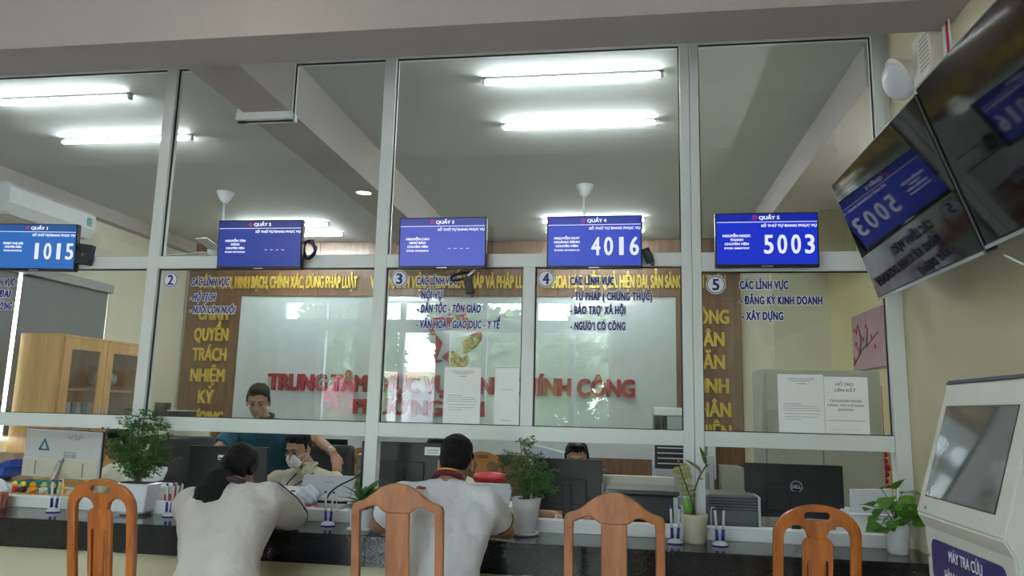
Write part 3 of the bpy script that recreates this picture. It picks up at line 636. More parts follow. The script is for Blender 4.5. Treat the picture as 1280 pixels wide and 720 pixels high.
t = monitor(-1.38, .36, .93, 1.243, .53, 'black monitor with a white label facing the man in white'); box('asset_label', .148, .252, -.002, .0, 1.168-DZ, 1.218-DZ, M_paper, t); boxes('label_print', [(.165, .235, -.0025, -.002, 1.180-DZ, 1.184-DZ), (.165, .235, -.0025, -.002, 1.196-DZ, 1.20-DZ)], MATS['grey_ink'], t); box('maker_mark', -.03, .0, -.0165, -.0145, 1.03-DZ, 1.036-DZ, M_plastic_g, t)
t = monitor(-.335, .34, .87, 1.175, .42, 'glossy black monitor hiding the face of the man behind it', .02, mat('black_satin', (.008, .008, .010), .4)); box('port_light', .0, .03, -.017, -.0145, .98-DZ, .99-DZ, M_cable_b, t)
t = monitor(.978, .34, .885, 1.187, .545, 'wide black monitor with a round maker emblem', -.02)
bm = bmesh.new()
for r0, r1, y0, y1, mi in ((.0, .033, -.0165, -.0155, 0),): bmesh.ops.create_cone(bm, cap_ends=True, segments=36, radius1=r1, radius2=r1, depth=.001, matrix=Matrix.Translation((.01, -.0150, 1.062-DZ)) @ Matrix.Rotation(PI/2, 4, 'X'))
em = link_mesh('emblem_ring', bm, M_plastic_lg, t); bm = bmesh.new(); bmesh.ops.create_cone(bm, cap_ends=True, segments=36, radius1=.0295, radius2=.0295, depth=.001, matrix=Matrix.Translation((.01, -.0160, 1.062-DZ)) @ Matrix.Rotation(PI/2, 4, 'X')); link_mesh('emblem_field', bm, M_plastic_k, em)
text('lettering', 'DELL', .01, 1.0525-DZ, -.0170, .0185, .050, M_plastic_lg, em, .02, .0003, align='c')
t = monitor(-2.35, 1.55, 1.01, 1.195, .32, 'black monitor on the far desk behind the masked man', .0); t['group'] = 'monitors on the far desk'
del t['group']
M_desk2 = mat('far_desk_laminate', (.50, .47, .40), .5)
t = thing('far_desk', 'cream desk in the middle of the staff room', 'desk', (0, 0, 0)); box('desktop', -2.6, -1.55, 1.42, 2.0, .74, .765, M_desk2, t, .003)
for x in (-2.58, -1.6): box('desk_side', x, x+.03, 1.44, 1.98, 0, .74, M_desk2, t)
box('modesty_panel', -2.55, -1.6, 1.46, 1.48, .3, .74, M_desk2, t)
t = thing('patterned_cushion', 'green and cream patterned pack on the far desk near the hand', 'packet', (-1.97, 1.5, .765)); bm = bmesh.new(); bbox(bm, -.10, .10, -.05, .05, 0, .33, .02); link_mesh('pack', bm, mat('floral_wrap', (.55, .5, .36), .6, noise=.6, nscale=25, c2=(.10, .22, .07)), t)
# printers and machines
def printer_lid(x, y, w, z1, label, name='document_printer', mt=None, h=.14, rz=0.):
    mt = mt or M_plastic_lg; t = thing(name, label, 'printer', (x, y, DZ), rz, 'light grey printers on the staff desk'); H = z1-DZ
    box('printer_body', -w/2, w/2, 0, .26, 0, H-.12, M_plastic_w, t, .012)
    bm = shape2d([[(-w/2+.01, H-.115), (-w/2, H-.02), (-w/2+.012, H), (w/2-.012, H), (w/2, H-.02), (w/2-.01, H-.115)]], .02, .004)
    for v in bm.verts: v.co.y += .0+(v.co.z-(H-.115))*.5
    link_mesh('raised_lid', bm, mt, t); box('tray_slot', -w/2+.03, w/2-.03, -.002, .0, H-.16, H-.145, M_plastic_k, t); box('maker_badge', -.02, .05, .016, .02, H-.04, H-.036, M_plastic_g, t)
    return t
printer_lid(-1.79, .17, .34, 1.035, 'light grey printer with raised lid beside the masked man')
printer_lid(-.80, .16, .30, 1.025, 'light grey printer with raised lid left of the tall fern')
printer_lid(-3.08, .30, .24, 1.035, 'white printer between the feathery plant and the black chair', mt=M_plastic_w)
t = thing('office_printer', 'white printer behind the pothos at the right end', 'printer', (1.345, .13, DZ), 0)
box('printer_body', -.125, .125, 0, .30, 0, .185, M_plastic_w, t, .012)
bm = shape2d([[(-.115, .18), (-.095, .305), (.12, .315), (.12, .18)]], .02, .004)
for v in bm.verts: v.co.y += .03+(v.co.z-.18)*.4
link_mesh('paper_support', bm, M_plastic_lg, t); box('output_slot', -.06, .04, -.002, 0, .075, .09, M_plastic_k, t); box('tray_line', -.12, .12, -.0015, 0, .172, .176, M_plastic_g, t)
t = thing('laser_printer', 'slate grey ribbed laser printer right of the cream pot', 'printer', (.615, .14, DZ), 0)
box('printer_body', -.155, .135, 0, .30, 0, .255, mat('slate_plastic', (.10, .11, .12), .35), t, .02)
boxes('rib', [(-.14, .12, -.003, 0, .17+k*.016, .176+k*.016) for k in range(5)], M_plastic_k, t); box('side_trim', .127, .14, -.004, .3, 0, .25, M_plastic_lg, t, .004); box('port_cover', .08, .10, -.003, 0, .03, .07, M_plastic_lg, t)
t = thing('black_printer', 'large black printer behind the empty camel-backed chair', 'printer', (.09, .13, DZ), 0)
box('printer_body', -.19, .22, 0, .36, 0, .235, M_plastic_k, t, .012); box('scanner_lid', -.195, .225, .0, .36, .238, .262, mat('charcoal_gloss', (.05, .055, .06), .2, coat=.6), t, .006)
boxes('side_panel', [(.19, .215, -.004, .0, .02, .23)], M_plastic_lg, t); box('tray', -.17, .14, -.002, 0, .03, .10, M_gloss_k, t); box('beige_back_box', -.215, .22, .37, .42, .0, .31, M_desk2, t, .004)
tube_obj('cable', smooth_path([(.17, -.02, .03), (.185, -.03, .12), (.18, -.02, .19)]), .004, M_cable, t, 6)
# copier at the back
t = thing('office_copier', 'tall grey office copier standing behind the double post', 'copier', (.54, 2.6, 0), 0)
box('copier_body', -.27, .25, 0, .5, .05, 1.10, M_plastic_lg, t, .01); box('output_bay', -.262, .10, -.01, .02, .98, 1.22, M_plastic_k, t, .004); box('scanner_unit', -.27, .19, 0, .5, 1.22, 1.32, M_plastic_lg, t, .01)
boxes('tray', [(-.25, .2, -.015, 0, .10+k*.22, .30+k*.22) for k in range(4)], M_plastic_g, t, .004)
boxes('feeder_leg', [(-.26, -.20, .02, .4, 1.32, 1.44), (-.18, -.165, .02, .4, 1.32, 1.44)], M_plastic_k, t); box('document_feeder', -.27, .16, 0, .42, 1.44, 1.515, M_plastic_w, t, .012); box('feeder_body', -.15, .16, .02, .4, 1.32, 1.44, M_plastic_g, t)
box('side_unit', .20, .27, .02, .45, .9, 1.28, M_plastic_w, t, .006); boxes('bay_slats', [(-.24, .08, -.013, -.01, 1.02+k*.045, 1.03+k*.045) for k in range(4)], M_plastic_lg, t)
t = thing('grey_pedestal', 'grey cabinet block below the walnut column', 'cabinet', (1.0, 2.4, 0)); box('cabinet_body', -.17, .02, 0, .4, 0, 1.02, M_steel, t, .004); box('cabinet_door', -.16, .01, -.015, 0, .05, 1.0, M_steel, t, .003)
# microphones
def mic(x, y, pts, label, z0=DZ):
    t = thing('gooseneck_microphone', label, 'microphone', (x, y, z0), 0, 'black gooseneck microphones')
    boxes('microphone_base', [(-.045, .045, -.05, .05, 0, .025)], M_plastic_k, t, .008); tube_obj('gooseneck', smooth_path(pts, 6), .005, M_cable, t, 8); 
    lathe_obj('neck_socket', [(.011, .0), (.010, .05), (.006, .07)], M_plastic_k, t, (pts[0][0], pts[0][1], .02))
    e = Vector(pts[-1]); d = (e-Vector(pts[-2])).normalized(); tube_obj('capsule', [e-d*.005, e+d*.045], .009, M_plastic_k, t, 10)
    return t
mic(-1.775, .14, [(0, 0, .03), (.0, 0, .12), (.03, 0, .18), (.09, -.0, .225), (.17, -.01, .265), (.225, -.01, .305)], 'black gooseneck microphone rising beside the masked man')
mic(-2.905, .10, [(0, 0, .03), (.005, 0, .12), (.02, 0, .18), (.06, 0, .205), (.12, 0, .208), (.16, 0, .20)], 'black gooseneck microphone arching between the feathery plant and red pen cup')
# pens in cup
def pen(name, p0, p1, r, mt, cap, label, cat='pen', group=None):
    t = thing(name, label, cat, (0, 0, 0), 0, group); tube_obj('barrel', [p0, p1], r, mt, t, 8)
    d = (Vector(p1)-Vector(p0)); tube_obj('pen_cap', [Vector(p1)-d*.35, Vector(p1)+d*.05], r*1.25, cap, t, 8); return t
t = thing('pen_cup', 'red pen cup beside the ponytailed woman\'s shoulder', 'cup', (-2.755, .10, DZ)); lathe_obj('cup', [(.0, .0), (.042, 0), (.045, .13), (.041, .13), (.038, .006), (0, .006)], mat('crimson_plastic', (.38, .03, .06), .4), t, cap=False)
for q, (dx, dy, cc, lb) in enumerate([(-.02, 0, M_cable_b, 'blue capped pen in the red cup'), (0, .015, M_plastic_k, 'black capped pen in the red cup'), (.018, -.005, M_red_p, 'red capped pen in the red cup'), (.028, .012, mat('green_plastic', (.05, .4, .08), .4), 'green capped pen in the red cup')]):
    pen('pen', (-2.755+dx*.8, .10+dy, DZ+.03), (-2.755+dx*1.5, .10+dy*1.5, DZ+.17+q*.006), .0045, M_plastic_w, cc, lb, 'pen')
# tissue pot, card, calendar
t = thing('tissue_box', 'pink based clear tissue holder with crumpled tissues', 'tissue box', (-1.89, .14, DZ)); lathe_obj('holder', [(.0, 0), (.060, 0), (.062, .10), (.0, .10)], mat('pink_plastic', (.50, .06, .16), .35), t)
bm = bmesh.new(); bmesh.ops.create_icosphere(bm, subdivisions=4, radius=.06, matrix=Matrix.Translation((0, 0, .15)))
for v in bm.verts: d = v.co-Vector((0, 0, .15)); v.co += d*(.25*math.sin(d.x*90+d.z*60)*math.cos(d.y*80+d.z*70)); v.co.z = max(v.co.z, .1)
link_mesh('tissue', bm, mat('tissue_paper', (.62, .66, .76), .8), t, True); lathe_obj('clear_cover', [(.059, .1), (.058, .15), (.045, .17)], M_glass, t, cap=False)
t = thing('desk_sign', 'small white card holder before the masked man', 'card holder', (-2.0, .10, DZ)); bm = bmesh.new(); bbox(bm, -.06, .06, 0, .003, 0, .205)
for v in bm.verts: v.co.y += v.co.z*.25
link_mesh('card', bm, M_paper, t); boxes('printed_lines', [(-.045, .045, .019, .0195, .10, .106), (-.04, .04, .022, .0225, .12, .124), (-.03, .03, .008, .0085, .05, .062), (.0, .03, .035, .0355, .172, .182)], M_ink, t); box('holder_foot', -.06, .06, 0, .08, 0, .004, M_glass, t)
t = thing('picture_calendar', 'desk calendar with a blue sky picture behind the woman\'s head', 'calendar', (-2.235, .28, DZ)); bm = bmesh.new(); bbox(bm, -.07, .07, 0, .004, 0, .205)
for v in bm.verts: v.co.y += v.co.z*.2
link_mesh('calendar_page', bm, mat('sky_print', (.10, .35, .60), .5), t); boxes('landscape_print', [(-.065, .065, .028, .031, .13, .165)], mat('earth_print', (.4, .28, .12), .6), t); box('title_print', -.05, .05, .035, .037, .183, .195, M_paper, t)
# left end clutter
t = thing('wire_basket', 'green mesh basket under the white monitor', 'basket', (-3.83, .285, DZ)); M_gm = mat('green_mesh_plastic', (.03, .30, .20), .5)
bm = bmesh.new()
for k in range(12): bbox(bm, -.12+k*.02, -.115+k*.02, -.06, -.056, 0, .16)
for k in range(8): bbox(bm, -.12, .105, -.062, -.058, k*.022, k*.022+.006)
bbox(bm, -.12, .105, -.055, .06, 0, .006); bbox(bm, -.125, -.12, -.06, .06, 0, .16); bbox(bm, .105, .11, -.06, .06, 0, .16); bbox(bm, -.12, .105, .056, .06, 0, .16)
link_mesh('basket_mesh', bm, M_gm, t)
t = thing('toy_tray', 'thin wooden tray holding the little toy figures', 'tray', (-3.66, .16, DZ)); box('tray_board', -.22, .22, -.06, .06, 0, .10, M_cabwood, t, .003)
toys = [(-3.815, 'yellow', (.75, .55, .05), (.03, .03, .04), 'little yellow-headed black toy figure'), (-3.745, 'orange', (.80, .28, .02), (.80, .35, .03), 'little orange toy figure with raised arms'), (-3.665, 'white', (.45, .5, .2), (.6, .6, .6), 'little pale toy figure in the middle of the tray'), (-3.60, 'yellow', (.78, .50, .06), (.02, .12, .22), 'little yellow-headed blue toy figure'), (-3.535, 'yellow', (.80, .50, .08), (.65, .38, .03), 'rightmost little golden toy figure'), (-3.875, 'red', (.75, .6, .05), (.6, .05, .04), 'leftmost little red and yellow toy figure')]
for i, (x, _, hc, bc, lb) in enumerate(toys):
    t = thing('toy_figure', lb, 'toy', (x, .13, DZ+.10), 0, 'toy figures on the tray'); mh = mat('toy_head_%s' % 'abcdef'[i], hc, .4); mb = mat('toy_body_%s' % 'abcdef'[i], bc, .4)
    lathe_obj('toy_body', [(.0, 0), (.022, 0), (.024, .02), (.015, .035), (.0, .04)], mb, t); lathe_obj('toy_head', [(.0, .03), (.012, .033), (.019, .048), (.012, .064), (.0, .068)], mh, t)
    boxes('toy_arm', [(-.033, -.018, -.006, .006, .018, .03), (.018, .033, -.006, .006, .02, .034)], mb, t, .002); bm = bmesh.new(); bmesh.ops.create_cone(bm, segments=10, radius1=.007, radius2=.001, depth=.014, cap_ends=True, matrix=Matrix.Translation((0, -.022, .046)) @ Matrix.Rotation(PI/2, 4, 'X')); link_mesh('toy_beak', bm, MATS.get('toy_beak') or mat('toy_beak', (.8, .25, .02), .4), t)
t = thing('folder_stack', 'blue plastic folder leaning at the far left', 'folder', (-4.34, .55, DZ)); bm = bmesh.new(); bbox(bm, -.14, .12, -.10, .10, .12, .17, .003); bbox(bm, -.15, .10, -.12, .1, .075, .12, .003)
for v in bm.verts: v.co.z += .35*(v.co.x)
for v in bm.verts: v.co.z += .06
link_mesh('folder_cover', bm, mat('blue_folder', (.02, .06, .32), .4), t); box('folder_papers', -.12, .11, -.09, .09, .0, .10, M_paper, t); box('carton', -.20, -.02, .10, .3, 0, .30, mat('kraft_board', (.42, .30, .18), .8), t)
t = thing('desk_phone', 'white rounded desk phone at the far left', 'telephone', (-3.93, .14, DZ)); bm = bmesh.new(); bbox(bm, -.07, .06, -.06, .06, 0, .15, .03); link_mesh('phone_body', bm, M_plastic_w, t, True); tube_obj('handset', smooth_path([(-.05, -.06, .12), (-.04, -.075, .17), (.02, -.075, .165), (.05, -.06, .11)]), .016, M_plastic_w, t, 10)
t = thing('pink_basket', 'pink plastic basket on the granite at the left picture edge', 'basket', (-3.75, -.14, .80)); lathe_obj('basket_wall', [(.045, 0), (.06, .085), (.063, .09), (.057, .085), (.042, .005), (0, .005)], mat('salmon_plastic', (.55, .20, .17), .5), t, cap=False)
bm = bmesh.new()
for k in range(14):
    a = k*2*PI/14; bbox(bm, math.cos(a)*.055-.004, math.cos(a)*.055+.004, math.sin(a)*.055-.004, math.sin(a)*.055+.004, .01, .08)
link_mesh('basket_rib', bm, MATS['salmon_plastic'], t)
boxes('wrapped_sweets', [(-.03, .0, -.02, .01, .05, .095), (.0, .03, -.01, .02, .05, .10)], mat('amber_wrap', (.6, .35, .08), .4), t, .005)
# pen stands on the granite ledge
M_penb = mat('pen_blue', (.02, .025, .30), .3)
def pen_stand(x, y, rz, label):
    t = thing('pen_stand', label, 'pen stand', (x, y, .80), rz, 'twin pen stands on the granite ledge')
    bm = bmesh.new(); lathe(bm, [(.040, 0), (.041, .006), (.034, .016), (.018, .026), (.0, .028)], 24)
    for v in bm.verts: v.co.y *= .8
    link_mesh('stand_base', bm, M_plastic_w, t, True); lathe_obj('base_ring', [(.0415, .0), (.0425, .003), (.0405, .006)], M_penb, t).scale = (1, .8, 1)
    for s in (-1, 1):
        p0 = Vector((s*.014, 0, .022)); p1 = Vector((s*.022, -.004, .175))
        p = tube_obj('pen', [p0.lerp(p1, .3), p1], .0062, M_plastic_w, t, 10); tube_obj('pen_socket', [p0, p0.lerp(p1, .38)], .0085, M_penb, t, 10, .0075); tube_obj('pen_tip', [p1, p1+Vector((s*.001, 0, .012))], .0065, M_penb, t, 10)
    tube_obj('coil_cord', smooth_path([(.022, -.004, .185), (.034, 0, .19), (.042, .0, .17), (.042, 0, .06), (.034, 0, .012)]), .0025, M_plastic_w, t, 6)
    return t
p0 = pen_stand(-3.335, -.17, .1, 'pair of blue and white pens in a stand under the white monitor')
for (x, y, r, lb) in ((-2.622, -.13, -.1, 'pair of blue and white pens in a stand beside the red pen cup'), (-1.626, -.18, .0, 'pair of blue and white pens in a stand left of the dark leafy plant'), (.265, -.21, .15, 'pair of blue and white pens in a stand left of the cream pot'), (.490, -.21, PI, 'pair of blue and white pens in a stand right of the cream pot'), (-2.50+.0, 9, 0, None)):
    if lb: dup(p0, (x, y, .80), r, lb)
t = thing('paper_curl', 'curled scrap of white paper on the granite by the right arched chair', 'paper scrap', (.865, -.23, .80)); bm = bmesh.new(); n_ = 10
A = [[bm.verts.new((-.03+.05*i/n_+.0, yy, .004+.035*((i/n_-.55)**2)*3.0)) for i in range(n_+1)] for yy in (-.02, .02)]
for i in range(n_): bm.faces.new((A[0][i], A[0][i+1], A[1][i+1], A[1][i]))
bmesh.ops.solidify(bm, geom=list(bm.faces), thickness=.001); link_mesh('paper_strip', bm, M_paper, t, True)
# ================================================================== PLANTS
def leaf_mesh(name, L, Wd, m, bend=.3, fold=.25, tip=1.0, n=8):
    bm = bmesh.new(); rows = []
    for i in range(n+1):
        u = i/n; w = Wd*.5*(math.sin(PI*min(1, u**.75)))**.8*(1 if u < .98 else 0) ; x = L*u; z = -bend*L*u*u
        rows.append([bm.verts.new((x, s*w, z+abs(s)*w*fold)) for s in (-1, -.5, 0, .5, 1)])
    for a, b in zip(rows, rows[1:]):
        for k in range(4): bm.faces.new((a[k], a[k+1], b[k+1], b[k]))
    me = bpy.data.meshes.new(name); bmesh.ops.remove_doubles(bm, verts=bm.verts, dist=1e-5); bm.normal_update(); bm.to_mesh(me); bm.free(); me.materials.append(m)
    for p in me.polygons: p.use_smooth = True
    return me
def put_leaf(me, par, loc, d, roll=0., s=1.):
    o = bpy.data.objects.new('leaf', me); COL.objects.link(o); d = Vector(d).normalized(); q = d.to_track_quat('X', 'Z'); o.rotation_mode = 'QUATERNION'
    from mathutils import Quaternion
    o.rotation_quaternion = q @ Quaternion((1, 0, 0), roll); o.location = loc; o.scale = (s, s, s); o.parent = par; return o
M_pothos = mat('pothos_leaf', (.11, .30, .03), .35, noise=.3, nscale=30, spec=.6, coat=.2)
M_aglao = mat('dark_green_leaf', (.06, .17, .04), .35, noise=.4, nscale=40, coat=.2)
M_zz = mat('zamia_leaf', (.07, .15, .04), .4, noise=.25, nscale=30)
M_zzy = mat('yellowing_leaf', (.30, .30, .11), .5, noise=.3, nscale=20)
M_fern = mat('feathery_leaf', (.060, .15, .035), .5, noise=.35, nscale=25)
M_stemg = mat('green_stem', (.12, .20, .05), .5); M_stemb = mat('brown_stem', (.14, .11, .06), .7)
def pot(t, prof, m, soil_z, soil_r, saucer=None):
    lathe_obj('pot', prof, m, t, cap=False, seg=32); lathe_obj('soil', [(0, soil_z-.01), (soil_r, soil_z-.01), (soil_r, soil_z), (0, soil_z+.006)], M_soil, t, cap=False)
    if saucer: lathe_obj('saucer', saucer, m, t, seg=32, cap=False)
def fern(label, loc, stems, n, ext, seed, base):
    t = thing('potted_fern', label, 'plant', loc, 0); r = random.Random(seed); bm = bmesh.new(); fb = bmesh.new()
    for (dx, dy, h) in stems:
        top = Vector((dx, dy, h)); pts = smooth_path([(dx*.1, dy*.1, base), (dx*.3, dy*.3, base+(h-base)*.4), top*.85+Vector((0, 0, .02)), top], 4); tube(bm, pts, .0045, 6, .0018)
    link_mesh('stem', bm, M_stemb, t)
    br = bmesh.new()
    for k in range(n):
        dx, dy, h = r.choice(stems); u = r.uniform(.28, 1.0); o = Vector((dx*u, dy*u, base+(h-base)*u)); az = r.uniform(0, 2*PI); ln = r.uniform(.4, 1.)*ext*(1.15-.55*abs(u-.6))
        d = Vector((math.cos(az), math.sin(az), r.uniform(-.15, .45))); e = o+d*ln; tube(br, [o, o+d*ln*.5+Vector((0, 0, .01)), e], .0012, 4, .0006)
        for j in range(10):
            c = o.lerp(e, .35+.65*r.random())+Vector((r.gauss(0, .014), r.gauss(0, .014), r.gauss(0, .010)))
            for q in range(5):
                a = Vector((r.gauss(0, 1), r.gauss(0, 1), r.gauss(0, .5))).normalized(); b = a.orthogonal().normalized(); s = r.uniform(.006, .013); cc = c+a*s*.6
                fb.faces.new([fb.verts.new(cc+a*s), fb.verts.new(cc+b*s*.32), fb.verts.new(cc-a*s), fb.verts.new(cc-b*s*.32)])
    link_mesh('twig', br, M_stemg, t)['kind'] = 'stuff'; link_mesh('foliage', fb, M_fern, t)['kind'] = 'stuff'; return t
t = fern('tall feathery fern in a fluted white pot left of counter 4', (-.52, -.15, .80), [(-.04, .0, .50), (.06, .02, .42), (-.10, .0, .40), (.02, -.03, .34), (.09, 0, .30), (-.02, .03, .45)], 85, .145, 11, .17)
bm = bmesh.new(); seg = 60; rings = []
for (r_, z) in [(.052, .015), (.056, .03), (.064, .08), (.073, .14), (.082, .192), (.078, .192), (.070, .16)]:
    rings.append([bm.verts.new(((r_*(1+.02*math.cos(12*(2*PI*i/seg+z*5))))*math.cos(2*PI*i/seg), (r_*(1+.02*math.cos(12*(2*PI*i/seg+z*5))))*math.sin(2*PI*i/seg), z)) for i in range(seg)])
for a, b in zip(rings, rings[1:]):
    for i in range(seg): bm.faces.new((a[i], a[(i+1) % seg], b[(i+1) % seg], b[i]))
bm.faces.new(list(reversed(rings[0]))); link_mesh('pot', bm, M_white_c, t, True)
lathe_obj('soil', [(0, .155), (.072, .155), (.072, .165), (0, .17)], M_soil, t, cap=False); lathe_obj('saucer', [(0, 0), (.066, 0), (.078, .016), (.074, .018), (.062, .008), (0, .008)], M_white_c, t, cap=False)
t = fern('broad feathery fern over the staff woman with glasses', (-2.86, -.10, .80), [(-.05, .02, .57), (.10, .02, .55), (.14, .0, .44), (-.13, .0, .48), (.02, -.03, .60), (-.04, .0, .32), (.05, 0, .36)], 190, .14, 5, .17)
bm = bmesh.new(); bbox(bm, -.115, .115, -.07, .07, .015, .18, .008)
for v in bm.verts: k = 1+(v.co.z-.18)*1.2; v.co.x *= k; v.co.y *= k
link_mesh('planter', bm, M_white_c, t); box('soil', -.10, .10, -.06, .06, .17, .183, M_soil, t); lathe_obj('saucer', [(0, 0), (.065, 0), (.085, .014), (.08, .018), (.06, .01), (0, .01)], mat('ivory_plastic', (.60, .58, .52), .4), t, cap=False)
# cream pot with zamia cutting
t = thing('potted_zamia', 'cream pot with two long stems and a green fruit-shaped ornament', 'plant', (.367, -.15, .80))
pot(t, [(0, 0), (.052, 0), (.056, .006), (.070, .135), (.071, .147), (.064, .147), (.062, .12), (0, .12)], mat('cream_glaze', (.58, .53, .43), .3, coat=.3, noise=.05, nscale=12), .135, .063)
s1 = smooth_path([(.005, .0, .13), (.0, 0, .22), (.02, 0, .31), (.055, 0, .375), (.07, 0, .40)]); s2 = smooth_path([(-.005, 0, .13), (-.01, 0, .20), (-.035, 0, .28), (-.06, 0, .35), (-.075, 0, .40)])
tube_obj('stem', s1, .0045, mat('dark_stem', (.03, .05, .03), .4), t, 8, .003); tube_obj('stem', s2, .0045, MATS['dark_stem'], t, 8, .003)
lz = leaf_mesh('leaf', .105, .034, M_zz, .1, .25); ly = leaf_mesh('leaf', .052, .036, M_zzy, .15, .25)
put_leaf(lz, t, (.065, 0, .395), (-.25, -.1, 1.0), .3, 1.0); put_leaf(lz, t, (.045, 0, .36), (-.75, -.15, .62), -.6, 1.05); put_leaf(lz, t, (.07, 0, .385), (.15, -.5, .4), .3, .4)
r = random.Random(2)
for k in range(13):
    u = .35+.62*k/13; i = int(u*(len(s2)-1)); p = s2[i]; side = -1 if k % 2 else 1
    put_leaf(ly, t, p, (side*1.0-.15, r.uniform(-.7, .1), r.uniform(-.1, .4)), side*1.15+r.uniform(-.3, .3), r.uniform(.65, 1.0))
for k in range(3): put_leaf(ly, t, s1[int((.4+.15*k)*(len(s1)-1))], (.8 if k % 2 else -.9, -.4, .1), .4, .55)
lathe_obj('bud', [(0, -.005), (.006, .0), (0, .012)], mat('pink_bud', (.6, .15, .15), .5), t, (-.076, 0, .41), 8)
lathe_obj('green_ornament', [(0, 0), (.020, .004), (.027, .03), (.024, .06), (.012, .082), (.006, .09), (0, .092)], mat('lime_glaze', (.13, .32, .02), .3, noise=.2, nscale=30, coat=.3), t, (-.035, -.015, .135), 20)
# pothos
t = thing('potted_pothos', 'bright green heart-leaved pothos in a white pot beside the kiosk', 'plant', (1.352, -.19, .80))
pot(t, [(0, 0), (.046, 0), (.050, .008), (.060, .13), (.062, .142), (.055, .142), (.054, .12), (0, .12)], M_white_c, .13, .055)
lp = leaf_mesh('leaf', .105, .084, M_pothos, .35, .22); r = random.Random(21)
LP = [(-.03, .10, -.5, .30), (-.10, .03, -.9, .22), (-.06, .05, -.7, .13), (0, .02, -.1, .25), (.05, .02, .6, .20), (.07, .0, .9, .14), (-.02, -.03, -.3, .17), (.02, -.04, .2, .17), (-.07, -.02, -.8, .16), (.04, .05, .5, .27), (-.05, .0, -.4, .22), (.0, -.04, .1, .13), (-.045, -.045, -.6, .12), (.06, -.03, .7, .17), (.0, .04, .2, .22), (-.02, .02, -.6, .27), (.03, .0, .3, .29), (-.08, .05, -.7, .20), (.08, .03, .8, .22), (-.03, -.05, -.5, .21), (.05, -.05, .5, .13), (-.06, -.04, -.9, .10), (.01, .01, .0, .31), (.03, -.05, .4, .23)]
bm = bmesh.new()
for (x, y, dx, z) in LP: tube(bm, smooth_path([(0, 0, .125), (x*.5, y*.5, .1+z*.5), (x, y, z)], 4), .0022, 5)
link_mesh('stem', bm, M_stemg, t)
for (x, y, dx, z) in LP: put_leaf(lp, t, (x, y, z), (dx, -.55+r.uniform(-.3, .3), .25+r.uniform(-.5, .5)), r.uniform(-.5, .5), r.uniform(.8, 1.15))
# dark leafy plant
t = thing('potted_aglaonema', 'dark green pointed-leaf plant in a white pot behind the brown chair', 'plant', (-1.425, -.21, .80))
pot(t, [(0, .0), (.055, 0), (.060, .01), (.072, .10), (.070, .108), (.064, .105), (0, .09)], M_white_c, .098, .062, None)
bm = bmesh.new(); bbox(bm, -.062, .062, -.05, .05, 0, .006); link_mesh('pot_mat', bm, M_paper, t)
la = leaf_mesh('leaf', .13, .042, M_aglao, .45, .3); r = random.Random(4)
for k in range(26):
    a = k*2.4; u = k/26; el = .35+.9*(1-u) if k > 8 else 1.3
    put_leaf(la, t, (math.cos(a)*.015, math.sin(a)*.015, .10+.06*(1-u)), (math.cos(a)*(.55+u), math.sin(a)*(.55+u), el), r.uniform(-.4, .4), r.uniform(.8, 1.2))
tube_obj('stem', [(0, 0, .09), (0, 0, .17)], .008, M_stemg, t)

# ================================================================== STAFF ROOM
def tube_light(x, y, L, label, grp='fluorescent tube lights on the staff room ceiling', st=1.0):
    t = thing('tube_light', label, 'light', (x, y, CEIL), 0, grp); box('light_housing', -L/2, L/2, -.018, .018, -.018, 0, M_plastic_w, t, .002)
    bm = bmesh.new(); tube(bm, [(-L/2+.01, 0, -.034), (L/2-.01, 0, -.032)], .0145, 12); bmesh.ops.recalc_face_normals(bm, faces=bm.faces); link_mesh('lamp_tube', bm, emit_mat('tube_glow', (.88, .96, 1.0), LIGHT_S), t, True)
    for s in (-1, 1): box('end_cap', s*(L/2-.01)-.012, s*(L/2-.01)+.012, -.018, .018, -.05, -.0, M_plastic_w, t)
    return t
LIGHT_S = 98.0
for y, xs_ in ((.37, (-4.14, -.34)), (1.19, (-4.16, -.34)), (4.13, (-4.14, -.34)), (4.66, (-4.16, -.34))):
    for x in xs_:
        row = {.37: 'nearest the partition', 1.19: 'second from the partition', 4.13: 'third from the partition', 4.66: 'nearest the back wall'}[y]
        tube_light(x, y, 1.2, 'fluorescent tube on the %s ceiling, row %s' % ('left' if x < -2 else 'middle', row))
for x, y in ((-4.4, -6.2), (-.9, -6.2)):  # unseen tubes added behind the camera to light the hall
    tube_light(x, y, 1.2, 'added hall tube light behind the camera, %s half' % ('left' if x < -2 else 'right'), 'added tube lights filling the hall with light')
t = tube_light(2.40, .75, 1.0, 'added tube light, out of view on the right staff room wall', 'added lights brightening the right staff room wall'); t.location = (2.45, .80, 2.9); t.rotation_euler = (0, PI/2, PI/2); t.rotation_euler = Matrix(((0, 0, 1), (1, 0, 0), (0, 1, 0))).to_euler()  # unseen lamp added to brighten the yellow wall
for i, (x, y) in enumerate(((-1.756, -1.627), (-2.677, -2.921), (-4.6, -1.9))):
    t = thing('downlight', ['small round downlight reflected above the QUẦY 3 display', 'small round downlight reflected left of the QUẦY 3 post', 'small round downlight on the far left of the hall ceiling', 'small round downlight over the kiosk side of the hall'][i], 'light', (x, y, CEIL), 0, 'round downlights in the hall ceiling')
    lathe_obj('downlight_rim', [(.095, -.0), (.10, -.012), (.08, -.014), (.08, 0)][::-1], M_plastic_w, t, cap=False); lathe_obj('lamp_disc', [(0, -.008), (.08, -.008), (.08, -.002), (0, -.002)], emit_mat('warm_glow', (1.0, .90, .74), 26.0), t, cap=False)
